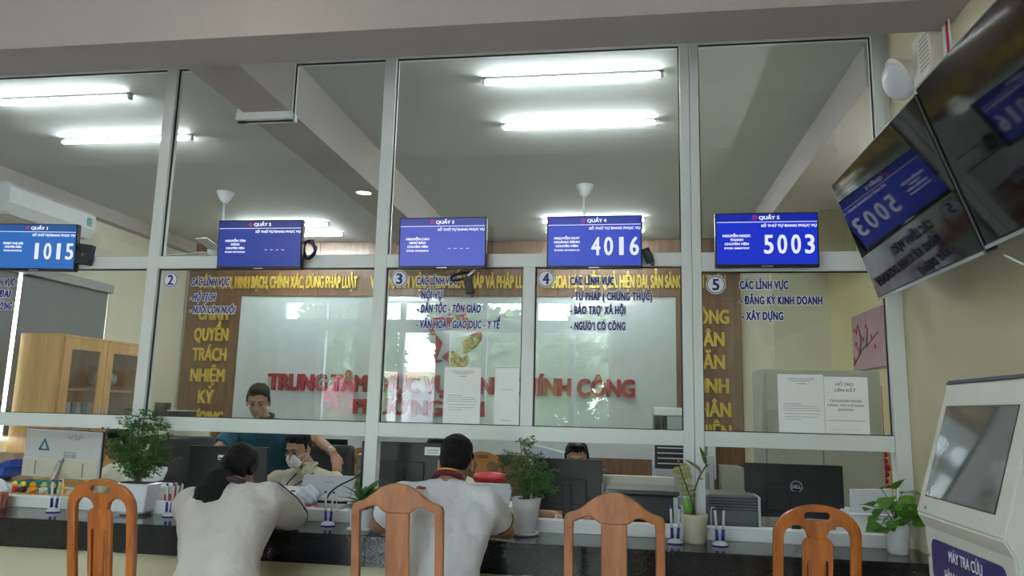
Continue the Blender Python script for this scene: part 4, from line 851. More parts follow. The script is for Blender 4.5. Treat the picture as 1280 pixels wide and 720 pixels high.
def fan(x, y, label, rot):
    t = thing('ceiling_fan', label, 'fan', (x, y, CEIL), rot, 'white ceiling fans'); lathe_obj('canopy', [(.09, 0), (.088, -.015), (.05, -.09), (.022, -.12), (.0, -.12)][::-1], M_plastic_w, t)
    tube_obj('down_rod', [(0, 0, -.1), (0, 0, -.60)], .013, M_plastic_w, t); lathe_obj('motor', [(.0, -.72), (.06, -.715), (.12, -.68), (.13, -.64), (.11, -.61), (.035, -.575), (.022, -.52), (.0, -.52)], M_plastic_w, t)
    for k in range(3):
        a = k*2*PI/3; bm = bmesh.new(); c, s = math.cos(a), math.sin(a); P = [(.10, -.03), (.2, -.06), (.68, -.065), (.7, .04), (.2, .06), (.10, .03)]
        va = [bm.verts.new((c*u-s*v, s*u+c*v, -.662+v*.12)) for u, v in P]; vb = [bm.verts.new((c*u-s*v, s*u+c*v, -.656+v*.12)) for u, v in P]
        bm.faces.new(va); bm.faces.new(vb[::-1])
        for i in range(6): bm.faces.new((va[i], vb[i], vb[(i+1) % 6], va[(i+1) % 6]))
        bmesh.ops.recalc_face_normals(bm, faces=bm.faces); link_mesh('blade', bm, M_plastic_w, t)
    return t
fan(-4.17, 2.82, 'white ceiling fan hanging behind the QUẦY 2 display', 2.9); fan(-.38, 2.85, 'white ceiling fan hidden behind the display showing 4016', .4)
# roller blind + window left wall
w = thing('window_4', 'window in the left staff room wall behind the grey roller blind', None, kind='structure')
box('window_frame', -6.2, -6.1, 1.0, 1.06, 1.05, 2.72, M_alu, w); box('window_frame', -6.2, -6.1, 2.25, 2.31, 1.05, 2.72, M_alu, w); box('window_frame', -6.2, -6.1, 3.49, 3.55, 1.05, 2.72, M_alu, w); box('window_sill', -6.2, -6.04, .98, 3.57, 1.03, 1.05, M_alu, w); box('glass_pane', -6.16, -6.154, 1.06, 3.49, 1.05, 2.72, M_glass, w)
t = thing('roller_blind', 'dark grey roller blind with metal head box on the left window', 'blind', (-5.99, 2.9, 0)); M_bl = mat('grey_blind', (.15, .165, .18), .7, bump=.2, bscale=300)
box('blind_cassette', -.04, .05, -.60, .72, 2.70, 2.80, mat('blind_metal', (.30, .31, .32), .35), t, .006); box('blind_fabric', .0, .003, -.59, .68, 1.1, 2.72, M_bl, t); box('bottom_bar', -.006, .009, -.59, .68, 1.08, 1.10, M_metal, t); box('side_rail', -.01, .0, .70, .74, 1.1, 2.70, mat('cream_strip', (.6, .56, .45), .5), t)
t = thing('roller_blind', 'dark grey roller blind nearest the partition at the left edge', 'blind', (-5.99, 1.6, 0)); box('blind_cassette', -.04, .05, -.60, .68, 2.70, 2.80, MATS['blind_metal'], t, .006); box('blind_fabric', .0, .003, -.59, .66, 1.1, 2.72, M_bl, t); box('bottom_bar', -.006, .009, -.59, .60, 1.08, 1.10, M_metal, t)
# air conditioner
t = thing('air_conditioner', 'white split air conditioner on the left staff room wall', 'air conditioner', (-6.05, 2.45, 3.22)); bm = bmesh.new()
P = [(0, 0), (0, .30), (.17, .30), (.215, .26), (.225, .10), (.17, .015), (.10, 0)]
va = [bm.verts.new((x, -.60, z)) for x, z in P]; vb = [bm.verts.new((x, .60, z)) for x, z in P]; bm.faces.new(va); bm.faces.new(vb[::-1])
for i in range(len(P)): bm.faces.new((va[i], vb[i], vb[(i+1) % len(P)], va[(i+1) % len(P)]))
bmesh.ops.recalc_face_normals(bm, faces=bm.faces); link_mesh('shell', bm, M_plastic_w, t); box('air_louvre', .10, .20, -.55, .55, -.008, .004, M_plastic_lg, t); box('energy_label', .222, .227, .46, .53, .13, .22, mat('green_print', (.1, .3, .2), .5), t)
# wooden cabinet
t = thing('wooden_cabinet', 'pine veneer cabinet with glazed doors behind the first pane', 'cabinet', (-5.93, 2.32, 0)); D_, W_, H_ = .46, 1.30, 2.10
box('side_board', 0, D_, 0, .02, 0, H_, M_cabwood, t); box('side_board', 0, D_, W_-.02, W_, 0, H_, M_cabwood, t); box('top_board', 0, D_, .02, W_-.02, H_-.025, H_, M_cabwood, t); box('back_board', 0, .01, .02, W_-.02, 0, H_-.02, M_cabwood, t)
for z in (.05, .75, 1.15, 1.55): box('shelf', .01, D_-.03, .02, W_-.02, z, z+.02, M_cabwood, t)
for a, b in ((.03, .645), (.655, 1.27)):
    d = boxes('door', [(D_, D_+.02, a, a+.10, .78, 2.07), (D_, D_+.02, b-.10, b, .78, 2.07), (D_, D_+.02, a+.10, b-.10, 1.96, 2.07), (D_, D_+.02, a+.10, b-.10, .78, .88)], M_cabwood, t); box('door_glass', D_+.006, D_+.01, a+.10, b-.10, .88, 1.96, M_glass, d)
    hy = b-.05 if a < .5 else a+.05; boxes('handle', [(D_+.02, D_+.045, hy-.012, hy+.012, 1.28, 1.40)], M_metal, d, .003)
    box('door', D_, D_+.02, a, b, .06, .76, M_cabwood, t)
for k in range(6):
    tag(box('document_binder', -5.85, -5.55, 2.5+k*.075, 2.565+k*.075, 1.171, 1.43, mat('binder_%s' % 'ab'[k % 2], [(.10, .14, .20), (.35, .36, .37)][k % 2], .6)), ['dark binder nearest the cabinet side board', 'pale binder second from the cabinet side board', 'dark binder third along the glazed cabinet shelf', 'pale binder fourth along the glazed cabinet shelf', 'dark binder fifth along the glazed cabinet shelf', 'pale binder nearest the cabinet middle'][k], 'binder', 'binders in the wooden cabinet')
tag(link_mesh('cloth_bundle', (lambda b: (bmesh.ops.create_icosphere(b, subdivisions=3, radius=.12, matrix=Matrix.Translation((-5.70, 3.27, 1.69)) @ Matrix.Diagonal((1, 1.5, .8, 1))), b)[1])(bmesh.new()), mat('pale_blue_bag', (.30, .38, .42), .6), None, True), 'pale blue bundle behind the right glass door of the wooden cabinet', 'bag')
# black machine on cream unit, black office chairs
t = thing('cream_unit', 'tall cream floor unit with a small red label', 'appliance', (-4.28, 2.55, 0)); box('unit_body', -.20, .20, -.15, .2, 0, 1.12, mat('ivory_enamel', (.56, .53, .42), .4), t, .012); box('red_label', .12, .17, -.153, -.15, .92, .945, M_red_p, t); box('top_vent', -.17, .17, -.1, .15, 1.12, 1.125, M_plastic_k, t); box('unit_back', -.2, .2, .2, .24, 0, 1.30, MATS['ivory_enamel'], t, .01)
t = thing('document_scanner', 'black machine seen above the rail left of the walnut column', 'scanner', (-4.47, 2.68, 1.125+.175)); 
box('scanner_body', -.17, .22, -.05, .1, .0, .07, M_plastic_k, t, .008); boxes('scanner_lid', [(-.17, -.05, -.02, .08, .07, .15)], M_plastic_k, t, .006); box('paper_edge', .0, .22, -.06, .1, .07, .08, M_plastic_lg, t)
def office_chair(x, y, rz, label, h=1.2):
    t = thing('office_chair', label, 'office chair', (x, y, 0), rz, 'black office chairs of the staff'); M_lea = mat('black_leather', (.012, .012, .014), .42, bump=.1, bscale=150)
    bm = bmesh.new(); bbox(bm, -.25, .25, -.02, .07, .60, h, .035)
    for v in bm.verts: v.co.y += (v.co.z-.6)*.15; v.co.x *= 1-.25*max(0, (v.co.z-.9))
    link_mesh('backrest', bm, M_lea, t, True); bm = bmesh.new(); bbox(bm, -.25, .25, -.48, 0, .44, .53, .03); link_mesh('seat', bm, M_lea, t, True)
    tube_obj('gas_lift', [(0, -.24, .08), (0, -.24, .44)], .03, M_metal, t, 12)
    for k in range(5): a = k*2*PI/5; bm = bmesh.new(); tube(bm, [(0, -.24, .10), (math.cos(a)*.28, -.24+math.sin(a)*.28, .06)], .022, 8, .014); link_mesh('base_spoke', bm, M_plastic_k, t, True); l = lathe_obj('castor', [(0, 0), (.025, .005), (.025, .045), (0, .05)], M_plastic_k, t, (math.cos(a)*.28, -.24+math.sin(a)*.28, 0), 12)
    for s in (-1, 1): tube_obj('armrest', smooth_path([(s*.26, .02, .55), (s*.29, .0, .68), (s*.29, -.15, .70), (s*.27, -.28, .68), (s*.26, -.3, .53)]), .018, M_plastic_k, t)
    return t
office_chair(-3.50, 1.35, .5, 'black leather office chair right of the feathery fern', 1.19); office_chair(-2.28, 1.23, .0, 'black office chair behind the masked man', 1.16)
office_chair(-.33, 1.25, 0, 'black office chair of the man peeking over the monitor', 1.05)
t = thing('red_stool', 'round red stool cushion under the far arched chair', 'stool', (-.98, 1.35, 0)); bm = bmesh.new(); lathe(bm, [(0, .93), (.12, .93), (.135, .95), (.12, .985), (0, 1.0)], 28); link_mesh('cushion', bm, M_red_p, t, True); tube_obj('stool_post', [(0, 0, .03), (0, 0, .93)], .03, M_metal, t); lathe_obj('stool_base', [(0, 0), (.2, 0), (.19, .03), (0, .04)], M_metal, t)
t = thing('paper_pile', 'slanted stack of papers beside the peeking man', 'papers', (-.60, 1.9, .0)); box('stand', -.15, .15, -.1, .15, 0, 1.08, M_desk2, t); bm = bmesh.new(); bbox(bm, -.13, .12, -.1, .1, 1.08, 1.13)
for v in bm.verts: v.co.z += (.12-v.co.x)*.22 if v.co.z > 1.1 else 0
link_mesh('paper_sheets', bm, mat('bluish_paper', (.42, .46, .55), .7), t); 
# steel cabinet
t = thing('steel_cabinet', 'tall grey steel filing cabinet behind pane 5', 'cabinet', (1.115, 2.06, 0)); box('cabinet_shell', 0, .92, .02, .44, 0, 1.84, M_steel, t, .004)
for a, b in ((.035, .455), (.465, .885)):
    d = box('door', a, b, 0, .02, .08, 1.80, mat('steel_door', (.27, .28, .245), .38), t, .003); box('handle', (b-.05 if a < .2 else a+.03), (b-.03 if a < .2 else a+.05), -.015, 0, .9, 1.0, M_metal, d)
# blossom picture and tassel
t = thing('blossom_picture', 'pink picture of a branch with red blossoms on the right wall', 'picture', (2.44, 3.73, 1.95)); 
box('canvas', -.03, 0, -.6, .32, 0, .57, mat('pink_canvas', (.50, .32, .38), .7, noise=.08, nscale=5), t); bm = bmesh.new()
for pts in ([(-.032, .30, .06), (-.034, .16, .12), (-.034, .0, .20), (-.034, -.2, .24), (-.034, -.5, .33)], [(-.034, .1, .15), (-.034, .02, .30), (-.034, .10, .46)], [(-.034, -.15, .22), (-.034, -.2, .4)]): tube(bm, smooth_path([tuple(q) for q in pts]), .008, 5, .003)
link_mesh('branch', bm, mat('dark_branch', (.03, .02, .03), .7), t); bm = bmesh.new(); r = random.Random(8)
for (y, z) in [(.24, .42), (.16, .40), (.12, .45), (.19, .27), (.05, .36), (.14, .22), (.26, .09), (.04, .17), (-.05, .30), (-.15, .42), (-.3, .30), (-.4, .2), (.28, .13)]: bmesh.ops.create_uvsphere(bm, u_segments=8, v_segments=6, radius=r.uniform(.018, .034), matrix=Matrix.Translation((-.034, y, z)) @ Matrix.Diagonal((.2, 1, 1, 1)))
link_mesh('blossom', bm, mat('red_blossom', (.55, .03, .05), .6), t)
t = thing('red_tassel', 'red knotted tassel hanging right of the steel cabinet', 'ornament', (2.415, 3.25, .72)); bm = bmesh.new()
for k in range(9): bmesh.ops.create_icosphere(bm, subdivisions=1, radius=.035, matrix=Matrix.Translation((.015*math.sin(k*2), 0, .05+k*.06)))
link_mesh('knot', bm, mat('crimson_cord', (.5, .01, .05), .6), t); tube_obj('cord', [(0, 0, .5), (0, 0, 1.05)], .004, M_red_p, t, 6); tube_obj('tassel_tail', [(0, 0, -.3), (0, 0, .03)], .02, MATS['crimson_cord'], t, 6)
t['label'] = 'red knotted tassel hanging right of the steel cabinet'
# ---------------------------------------------------------------- lettered wall panel
wp = thing('lettered_wall_panel', 'walnut panel frame with gold letters around a glossy white board', 'wall panel', (0, 5.25, 0))
Y0 = -.05
for i, (a, b) in enumerate(((-6.0, -5.2), (.655, 1.45))): box('walnut_column', a, b, Y0, 0, .05, 2.92, M_panel, wp, .003)
for a, b in ((-6.0, -4.1), (-4.1, -2.2), (-2.2, -.3), (-.3, 1.45)): box('walnut_banner', a+.002, b-.002, Y0, 0, 2.92, 3.66, M_panel, wp, .003)
for a, b in ((-5.2, -3.2), (-3.2, -1.2), (-1.2, .655)): box('walnut_wainscot', a+.002, b-.002, Y0, 0, .05, .90, M_panel, wp, .003)
M_board = mat('glossy_white_board', (.50, .56, .55), .12, coat=.3)
bd = box('white_board', -5.2, .655, -.03, 0, .90, 2.92, M_board, wp)
gy = Y0-.028
def gold(s, x, z, h, w, al='l'): raised_letters(s, x, z, gy, h, w, M_gold, wp, .026, .042, al)
gold('CÔNG KHAI, MINH BẠCH, CHÍNH XÁC, ĐÚNG PHÁP LUẬT', -5.83, 3.03, .155, 2.30)
gold('VÌ DÂN, LÀM VIỆC THEO HIẾN PHÁP VÀ PHÁP LUẬT', -3.35, 3.03, .155, 2.20)
gold('KHOA HỌC, HIỆU QUẢ, HIỆN ĐẠI, SẴN SÀNG, THÂN THIỆN', -.95, 3.03, .155, 2.22)
for s, z, wd in (('CHÍNH', 2.59, .44), ('QUYỀN', 2.30, .50), ('TRÁCH', 2.03, .50), ('NHIỆM', 1.745, .50), ('KỶ', 1.455, .22), ('CƯƠNG', 1.175, .54)): gold(s, -5.58, z, .165, wd, 'c')
for s, z, wd in (('CÔNG', 2.58, .50), ('DÂN', 2.30, .38), ('VĂN', 2.02, .38), ('MINH', 1.73, .46), ('THÂN', 1.44, .50), ('THIỆN', 1.17, .50)): gold(s, 1.05, z, .165, wd, 'c')
def redl(s, x, z, h, w): raised_letters(s, x, z, -.075, h, w, M_red, wp, .040, .055)
redl('TRUNG TÂM PHỤC VỤ HÀNH CHÍNH CÔNG', -4.71, 1.655, .205, 4.86); redl('PHƯỜNG', -3.50, 1.37, .18, 1.20); redl('I', -1.80, 1.37, .18, .06); redl('Hành chính', -3.47, 1.10, .16, 1.15)
def pc(pts): return [((a/8-0)*.01055*1.0*.995+(-2.725), 2.845-(b/8)*.01130) for a, b in pts]
for c in ([(160, 190), (200, 155), (290, 145), (400, 150), (370, 200), (345, 250), (290, 215), (210, 215), (190, 240), (230, 310), (185, 312), (155, 250)], [(345, 130), (400, 75), (400, 110), (375, 135)], [(425, 130), (535, 110), (565, 200), (560, 270), (520, 240), (500, 205), (445, 210)],
          [(230, 310), (300, 380), (245, 535), (310, 545), (260, 570), (215, 560), (235, 430)], [(300, 520), (320, 505), (360, 545), (360, 555)], [(320, 500), (340, 488), (362, 515), (362, 540)], [(342, 485), (362, 472), (372, 500), (362, 512)], [(570, 315), (640, 285), (690, 280), (697, 320), (685, 370), (660, 330)]):
    bm = shape2d([pc(c)], .03)
    for v in bm.verts: v.co.y -= .062
    link_mesh('emblem_stroke', bm, M_red, wp)
for c in ([(495, 375), (560, 330), (660, 325), (690, 350), (650, 400), (590, 445), (530, 490), (510, 470), (520, 420)], [(365, 460), (420, 460), (500, 525), (550, 490), (565, 520), (560, 570), (510, 620), (460, 630), (400, 595), (370, 560), (360, 500)]):
    bm = shape2d([pc(c)], .03)
    for v in bm.verts: v.co.y -= .062
    link_mesh('emblem_leaf', bm, mat('gold_leaf', (.50, .36, .10), .45, noise=.7, nscale=30, c2=(.12, .07, .03)), wp)

# ================================================================== PEOPLE
def V(*a): return Vector(a)
def add_sph(bm, c, r, rot=None):
    r = r if isinstance(r, (tuple, list)) else (r, r, r)
    M = Matrix.Translation(c) @ ((rot or Matrix.Identity(3)).to_4x4()) @ Matrix.Diagonal((*r, 1)); bmesh.ops.create_icosphere(bm, subdivisions=3, radius=1, matrix=M)
def add_cone(bm, p0, r0, p1, r1, seg=20):
    p0, p1 = Vector(p0), Vector(p1); d = p1-p0; L = d.length
    if L < 1e-5: return
    M = Matrix.Translation((p0+p1)/2) @ d.to_track_quat('Z', 'Y').to_matrix().to_4x4(); bmesh.ops.create_cone(bm, cap_ends=True, segments=seg, radius1=r0, radius2=r1, depth=L, matrix=M)
def cap(bm, p0, r0, p1, r1): add_sph(bm, p0, r0); add_sph(bm, p1, r1); add_cone(bm, p0, r0, p1, r1)
def remesh(name, bm, voxel, m, parent, smooth=4, fac=.5, wrinkle=0., wscale=.09):
    me = bpy.data.meshes.new(name); bm.to_mesh(me); bm.free(); o = bpy.data.objects.new(name, me); COL.objects.link(o)
    md = o.modifiers.new('r', 'REMESH'); md.mode = 'VOXEL'; md.voxel_size = voxel; md.use_smooth_shade = True
    ms = o.modifiers.new('s', 'SMOOTH'); ms.iterations = smooth; ms.factor = fac
    if wrinkle:
        tx = bpy.data.textures.get('folds') or bpy.data.textures.new('folds', 'CLOUDS'); tx.noise_scale = wscale; tx.noise_depth = 2
        dm = o.modifiers.new('d', 'DISPLACE'); dm.texture = tx; dm.strength = wrinkle; dm.texture_coords = 'GLOBAL'; dm.mid_level = .5
    dg = bpy.context.evaluated_depsgraph_get(); me2 = bpy.data.meshes.new_from_object(o.evaluated_get(dg)); o.modifiers.clear(); o.data = me2; bpy.data.meshes.remove(me); me2.name = name
    me2.materials.clear(); me2.materials.append(m)
    for p in me2.polygons: p.use_smooth = True
    if parent: o.parent = parent; o.location = -parent.location
    return o
def hrot(yaw, pitch, roll): return (Matrix.Rotation(yaw, 3, 'Z') @ Matrix.Rotation(-pitch, 3, 'X') @ Matrix.Rotation(roll, 3, 'Y'))
def head_prims(bm, c, R, s=1.):
    def q(x, y, z): return Vector(c)+R @ (Vector((x, y, z))*s)
    def e(p, r, rot=None): add_sph(bm, q(*p), tuple(k*s for k in r), R @ rot if rot else R)
    e((0, -.012, .030), (.073, .092, .086)); e((0, .022, -.030), (.060, .064, .070)); e((0, .035, -.072), (.044, .046, .036)); e((0, .066, -.098), (.021, .016, .016))
    e((0, .074, .032), (.046, .016, .014)); e((.034, .062, -.022), (.022, .020, .020)); e((-.034, .062, -.022), (.022, .020, .020))
    cap(bm, q(0, .084, .012), .0085*s, q(0, .104, -.026), .0125*s); e((.012, .095, -.030), (.009, .010, .008)); e((-.012, .095, -.030), (.009, .010, .008))
    e((0, .087, -.056), (.021, .0085, .006)); e((0, .085, -.066), (.018, .0085, .0065))
    for k in (-1, 1): e((k*.078, -.006, -.006), (.009, .019, .031), Matrix.Rotation(k*.35, 3, 'Z')); e((k*.080, -.002, -.030), (.007, .009, .010))
def hand_prims(bm, w, d, nrm, side, curl=.5, spread=.12, s=1.):
    """w wrist, d finger direction, nrm palm normal (palm side), side +-1 where the thumb is"""
    d = Vector(d).normalized(); nrm = Vector(nrm); nrm = (nrm-d*nrm.dot(d)).normalized(); x = d.cross(nrm)*side; w = Vector(w)
    for k, (off, L) in enumerate(((.030, .072), (.010, .080), (-.010, .074), (-.029, .058))):
        kn = w+d*(.088-.004*abs(k-1))*s+x*off*s; cap(bm, w+d*.01+x*off*.5*s, .015*s, kn, .0125*s)
        dd = (d+x*spread*(off/.03)*.4).normalized(); p = kn; a = curl*.45
        for j, (fl, rr) in enumerate(((.46, .0098), (.31, .0088), (.23, .0078))):
            dd = (dd*math.cos(a)+nrm*math.sin(a)).normalized(); nx = p+dd*L*fl*s; cap(bm, p, rr*s, nx, rr*.93*s); p = nx; a = curl*.8
    tb = w+d*.022*s+x*.022*s; t1 = tb+(d*.6+x*.75+nrm*.25).normalized()*.042*s; t2 = t1+(d*.9+x*.3+nrm*.3).normalized()*.034*s
    cap(bm, tb, .016*s, t1, .0125*s); cap(bm, t1, .012*s, t2, .0095*s)
M_eye = mat('eye_white', (.36, .33, .30), .4); M_iris = mat('dark_iris', (.015, .01, .008), .2); M_lip = mat('lip_skin', (.30, .10, .085), .5)
def hair_mat(n, c): return mat(n, c, .45, noise=.5, nscale=60, bump=.9, bscale=220, stretch=(1, 1, .25), spec=.22)
M_hair = hair_mat('black_hair', (.0045, .004, .004)); M_hairb = hair_mat('dark_brown_hair', (.018, .012, .010))
def person(label, P, skin, shirt, hairm=None, sleeve='short', hair='short', face=True, trousers=(.03, .035, .05), bodyvox=.0055, loose=.016, hands=(None, None), wr=.012, female=False, neck_r=.050, build=1.):
    root = thing('person', label, 'person', (P['pelvis'][0], P['pelvis'][1], 0)); sk = skin
    c = Vector(P['head']); R = hrot(*P['rot']); hs = P.get('hs', 1.0); nb = Vector(P['neck']); sh = [Vector(v) for v in P['sh']]; el = [Vector(v) for v in P['el']]; wr_ = [Vector(v) for v in P['wr']]; pv = Vector(P['pelvis'])
    mid = (sh[0]+sh[1])/2; ax = (sh[1]-sh[0]).normalized(); down = (pv-mid)
    def torso(bm, g):
        for s_, S_ in ((-1, sh[0]), (1, sh[1])):
            inn = S_.lerp(mid, .36); hp = pv+ax*s_*.075*build
            cap(bm, inn+down*.14, (.088+g)*build, mid+down*.60+ax*s_*.055*build, (.090+g)*build); cap(bm, mid+down*.60+ax*s_*.055*build, (.090+g)*build, hp, (.105+g)*build)
            cap(bm, S_.lerp(mid, .12)-V(0, 0, .008), .056+g*.8, inn+down*.14, (.080+g)*build); cap(bm, S_.lerp(mid, .15), .052+g*.8, nb.lerp(mid, .35), .050+g*.6)
        cap(bm, mid.lerp(nb, .4), .060+g*.7, mid+down*.5, (.085+g)*build)
    # body
    bm = bmesh.new(); torso(bm, 0); head_prims(bm, c, R, hs)
    nt = c+R @ Vector((0, -.022, -.060)); cap(bm, nb-V(0, 0, .01), neck_r*1.08, nt, neck_r)
    for i in (0, 1):
        cap(bm, sh[i], .050, sh[i].lerp(el[i], .5), .046); cap(bm, sh[i].lerp(el[i], .5), .046, el[i], .038); cap(bm, el[i], .039, el[i].lerp(wr_[i], .35), .039); cap(bm, el[i].lerp(wr_[i], .35), .039, wr_[i], .026)
        h = hands[i] or {}
        hand_prims(bm, wr_[i], h.get('d', wr_[i]-el[i]), h.get('n', (0, 0, -1)), h.get('s', 1 if i == 0 else -1), h.get('curl', .5))
        kn = Vector(P['kn'][i]); an = Vector(P['an'][i]); hp = pv+ax*(-1 if i == 0 else 1)*.09
        cap(bm, hp, .085, kn, .058); cap(bm, kn, .056, an, .038)
    remesh('body', bm, bodyvox, sk, root, 3, .5)
    # shirt
    bm = bmesh.new(); torso(bm, loose)
    fr = .72 if sleeve == 'short' else 1.
    for i in (0, 1):
        add_sph(bm, sh[i], .058+loose)
        if sleeve == 'short': e = sh[i].lerp(el[i], P.get('slv', .72)); add_cone(bm, sh[i], .058+loose, e, .058+loose*.9)
        else: cap(bm, sh[i], .060+loose, el[i], .054+loose); add_sph(bm, el[i], .056+loose); add_cone(bm, el[i], .056+loose, el[i].lerp(wr_[i], .93), .038+loose*.6)
    so = remesh('shirt', bm, .008, shirt, root, 14, .5, wr)
    # trousers and shoes
    bm = bmesh.new(); mt = mat('trousers_%s' % P['id'], trousers, .8, bump=.2, bscale=90)
    for i in (0, 1):
        kn = Vector(P['kn'][i]); an = Vector(P['an'][i]); hp = pv+ax*(-1 if i == 0 else 1)*.088-V(0, 0, .01); cap(bm, hp, .100, kn, .072); cap(bm, kn, .070, an+V(0, 0, .02), .056)
    cap(bm, pv-ax*.06, .112, pv+ax*.06, .112); remesh('trousers', bm, .012, mt, root, 2, .5, .01)
    for i in (0, 1):
        an = Vector(P['an'][i]); f = Vector(P['foot']); bm = bmesh.new(); cap(bm, V(an.x, an.y, .042), .042, V(an.x, an.y, .035)+f*.15, .035); remesh('shoe', bm, .012, M_plastic_k, root, 2)
    # head details
    def q(x, y, z): return c+R @ (Vector((x, y, z))*hs)-root.location
    def blob(name, prims, m, vox=.004, sm=2, wrk=0., ws=.03):
        b = bmesh.new()
        for p_ in prims:
            if p_[0] == 'e': add_sph(b, c+R @ (Vector(p_[1])*hs), tuple(k*hs for k in p_[2]), R @ (p_[3] if len(p_) > 3 else Matrix.Identity(3)))
            else: cap(b, c+R @ (Vector(p_[1])*hs), p_[2]*hs, c+R @ (Vector(p_[3])*hs), p_[4]*hs)
        return remesh(name, b, vox, m, root, sm, .5, wrk, ws)
    hm = hairm or M_hair
    if hair == 'short': blob('hair', [('e', (0, -.026, .060), (.079, .094, .074)), ('e', (0, -.050, .010), (.076, .066, .078)), ('e', (0, .040, .098), (.058, .038, .026)), ('e', (.020, .048, .104), (.035, .030, .022)), ('c', (.074, .008, .045), .012, (.076, .012, .012), .008), ('c', (-.074, .008, .045), .012, (-.076, .012, .012), .008)], hm, .0045, 2, .012, .022)
    elif hair == 'bob': blob('hair', [('e', (0, -.020, .056), (.083, .098, .078)), ('e', (0, -.055, -.01), (.084, .065, .105)), ('e', (0, .042, .09), (.065, .040, .03)), ('c', (.076, .02, .03), .018, (.078, 0, -.05), .018), ('c', (-.076, .02, .03), .018, (-.078, 0, -.05), .018)], hm, .005, 2, .008)
    elif hair == 'pony':
        blob('hair', [('e', (0, -.018, .052), (.083, .100, .080)), ('e', (0, -.050, .0), (.080, .066, .085)), ('c', (.074, .01, .04), .014, (.074, -.02, -.02), .018), ('c', (-.074, .01, .04), .014, (-.074, -.02, -.02), .018), ('e', (0, -.11, -.005), (.03, .03, .03))], hm, .005, 2, .006)
        b = bmesh.new(); pts = [Vector(v) for v in P['pony']]
        for k_, (a_, b_) in enumerate(zip(pts, pts[1:])): rr_ = [.030, .058, .066, .060, .042]; add_cone(b, a_, rr_[k_], b_, rr_[k_+1]); add_sph(b, a_, rr_[k_]); add_sph(b, b_, (rr_[k_+1]*1.15, rr_[k_+1]*.8, rr_[k_+1]))
        remesh('ponytail', b, .006, hm, root, 3, .5, .014, .03)
        bm = bmesh.new(); bmesh.ops.create_icosphere(bm, subdivisions=2, radius=.022, matrix=Matrix.Translation(pts[0]-root.location)); link_mesh('hair_tie', bm, mat('hair_tie', (.02, .015, .02), .6), root, True)
    if face:
        for k in (-1, 1):
            bm = bmesh.new(); bmesh.ops.create_uvsphere(bm, u_segments=14, v_segments=10, radius=.0100*hs, matrix=Matrix.Translation(q(k*.031, .0735, .006))); ey = link_mesh('eye', bm, M_eye, root, True)
            bm = bmesh.new(); bmesh.ops.create_uvsphere(bm, u_segments=12, v_segments=8, radius=.0060*hs, matrix=Matrix.Translation(q(k*.031, .0795, .003))); link_mesh('iris', bm, M_iris, ey, True)
            tube_obj('eyelid', smooth_path([q(k*.018, .082, .008), q(k*.031, .0845, .0125), q(k*.044, .076, .008)]), .0024, M_iris, root, 6)
            tube_obj('eyebrow', smooth_path([q(k*.014, .089, .030), q(k*.030, .0885, .036), q(k*.048, .076, .031)]), .0042, hm, root, 6, .002)
        if not P.get('nomouth'): blob('lips', [('e', (0, .089, -.0565), (.021, .0085, .0042)), ('e', (0, .087, -.0655), (.017, .0085, .0048))], M_lip, .003, 1)
    return root, so, c, R, hs
def skin_mat(n, c): return mat(n, c, .5, noise=.06, nscale=25, bump=.05, bscale=200)
M_skin1 = skin_mat('tan_skin', (.42, .23, .145)); M_skin2 = skin_mat('brown_skin', (.32, .165, .10)); M_skin3 = skin_mat('fair_skin', (.50, .31, .22))
def cloth(n, c, **k): return mat(n, c, .85, noise=.04, nscale=6, bump=.35, bscale=35, sheen=.2, **k)
from mathutils.bvhtree import BVHTree
def on_surface(obj, pts, root, off=.002):
    bv = BVHTree.FromObject(obj, bpy.context.evaluated_depsgraph_get()); out = []
    for p in pts:
        loc, nrm, _, _ = bv.find_nearest(Vector(p)); out.append(loc+nrm*off)      # object coords == world (mesh in world space)
    return [q-root.location for q in out]
def collar(root, nb, r0, m, name='collar', h=.03, r=.012, tilt=(0, 0, 0), sy=1.):
    bm = bmesh.new(); n = 24; E_ = Euler(tilt).to_matrix(); pts = []
    for k in range(n+1): a = 2*PI*k/n; pts.append(Vector(nb)+E_ @ Vector((math.cos(a)*r0, math.sin(a)*r0*sy, 0))-root.location)
    tube(bm, pts, r, 8); bmesh.ops.recalc_face_normals(bm, faces=bm.faces); o = link_mesh(name, bm, m, root, True)
    return o

# -- woman in the pale sweatshirt at the counter
M_sweat = cloth('pale_sweatshirt', (.60, .56, .53)); M_pipe = mat('plum_piping', (.045, .02, .05), .7)
PW = dict(id='woman', head=(-1.992, -.53, 1.115), rot=(.0, .60, .0), hs=1.04, neck=(-1.955, -.665, 1.03), sh=[(-2.125, -.72, .945), (-1.765, -.665, .985)], el=[(-2.16, -.42, .875), (-1.765, -.37, .885)], wr=[(-1.97, -.25, .850), (-1.93, -.235, .850)],
          pelvis=(-1.83, -.98, .56), kn=[(-1.95, -.58, .53), (-1.72, -.56, .53)], an=[(-1.95, -.62, .09), (-1.72, -.60, .09)], foot=(0, 1, 0), pony=[(-1.985, -.645, 1.125), (-2.00, -.72, 1.085), (-2.02, -.76, 1.02), (-2.035, -.775, .965), (-2.04, -.77, .925)])
r_, so, *_ = person('woman with a black ponytail in a pale sweatshirt leaning on the granite ledge', PW, M_skin3, M_sweat, sleeve='long', hair='pony', face=True, loose=.036, wr=.022, trousers=(.05, .05, .08))
line = on_surface(so, [(-1.87, -.60, 1.08), (-1.83, -.66, 1.10), (-1.78, -.66, 1.10), (-1.73, -.62, 1.06), (-1.70, -.55, 1.02), (-1.69, -.48, .99), (-1.67, -.40, .96), (-1.66, -.36, .90)], r_, .001)
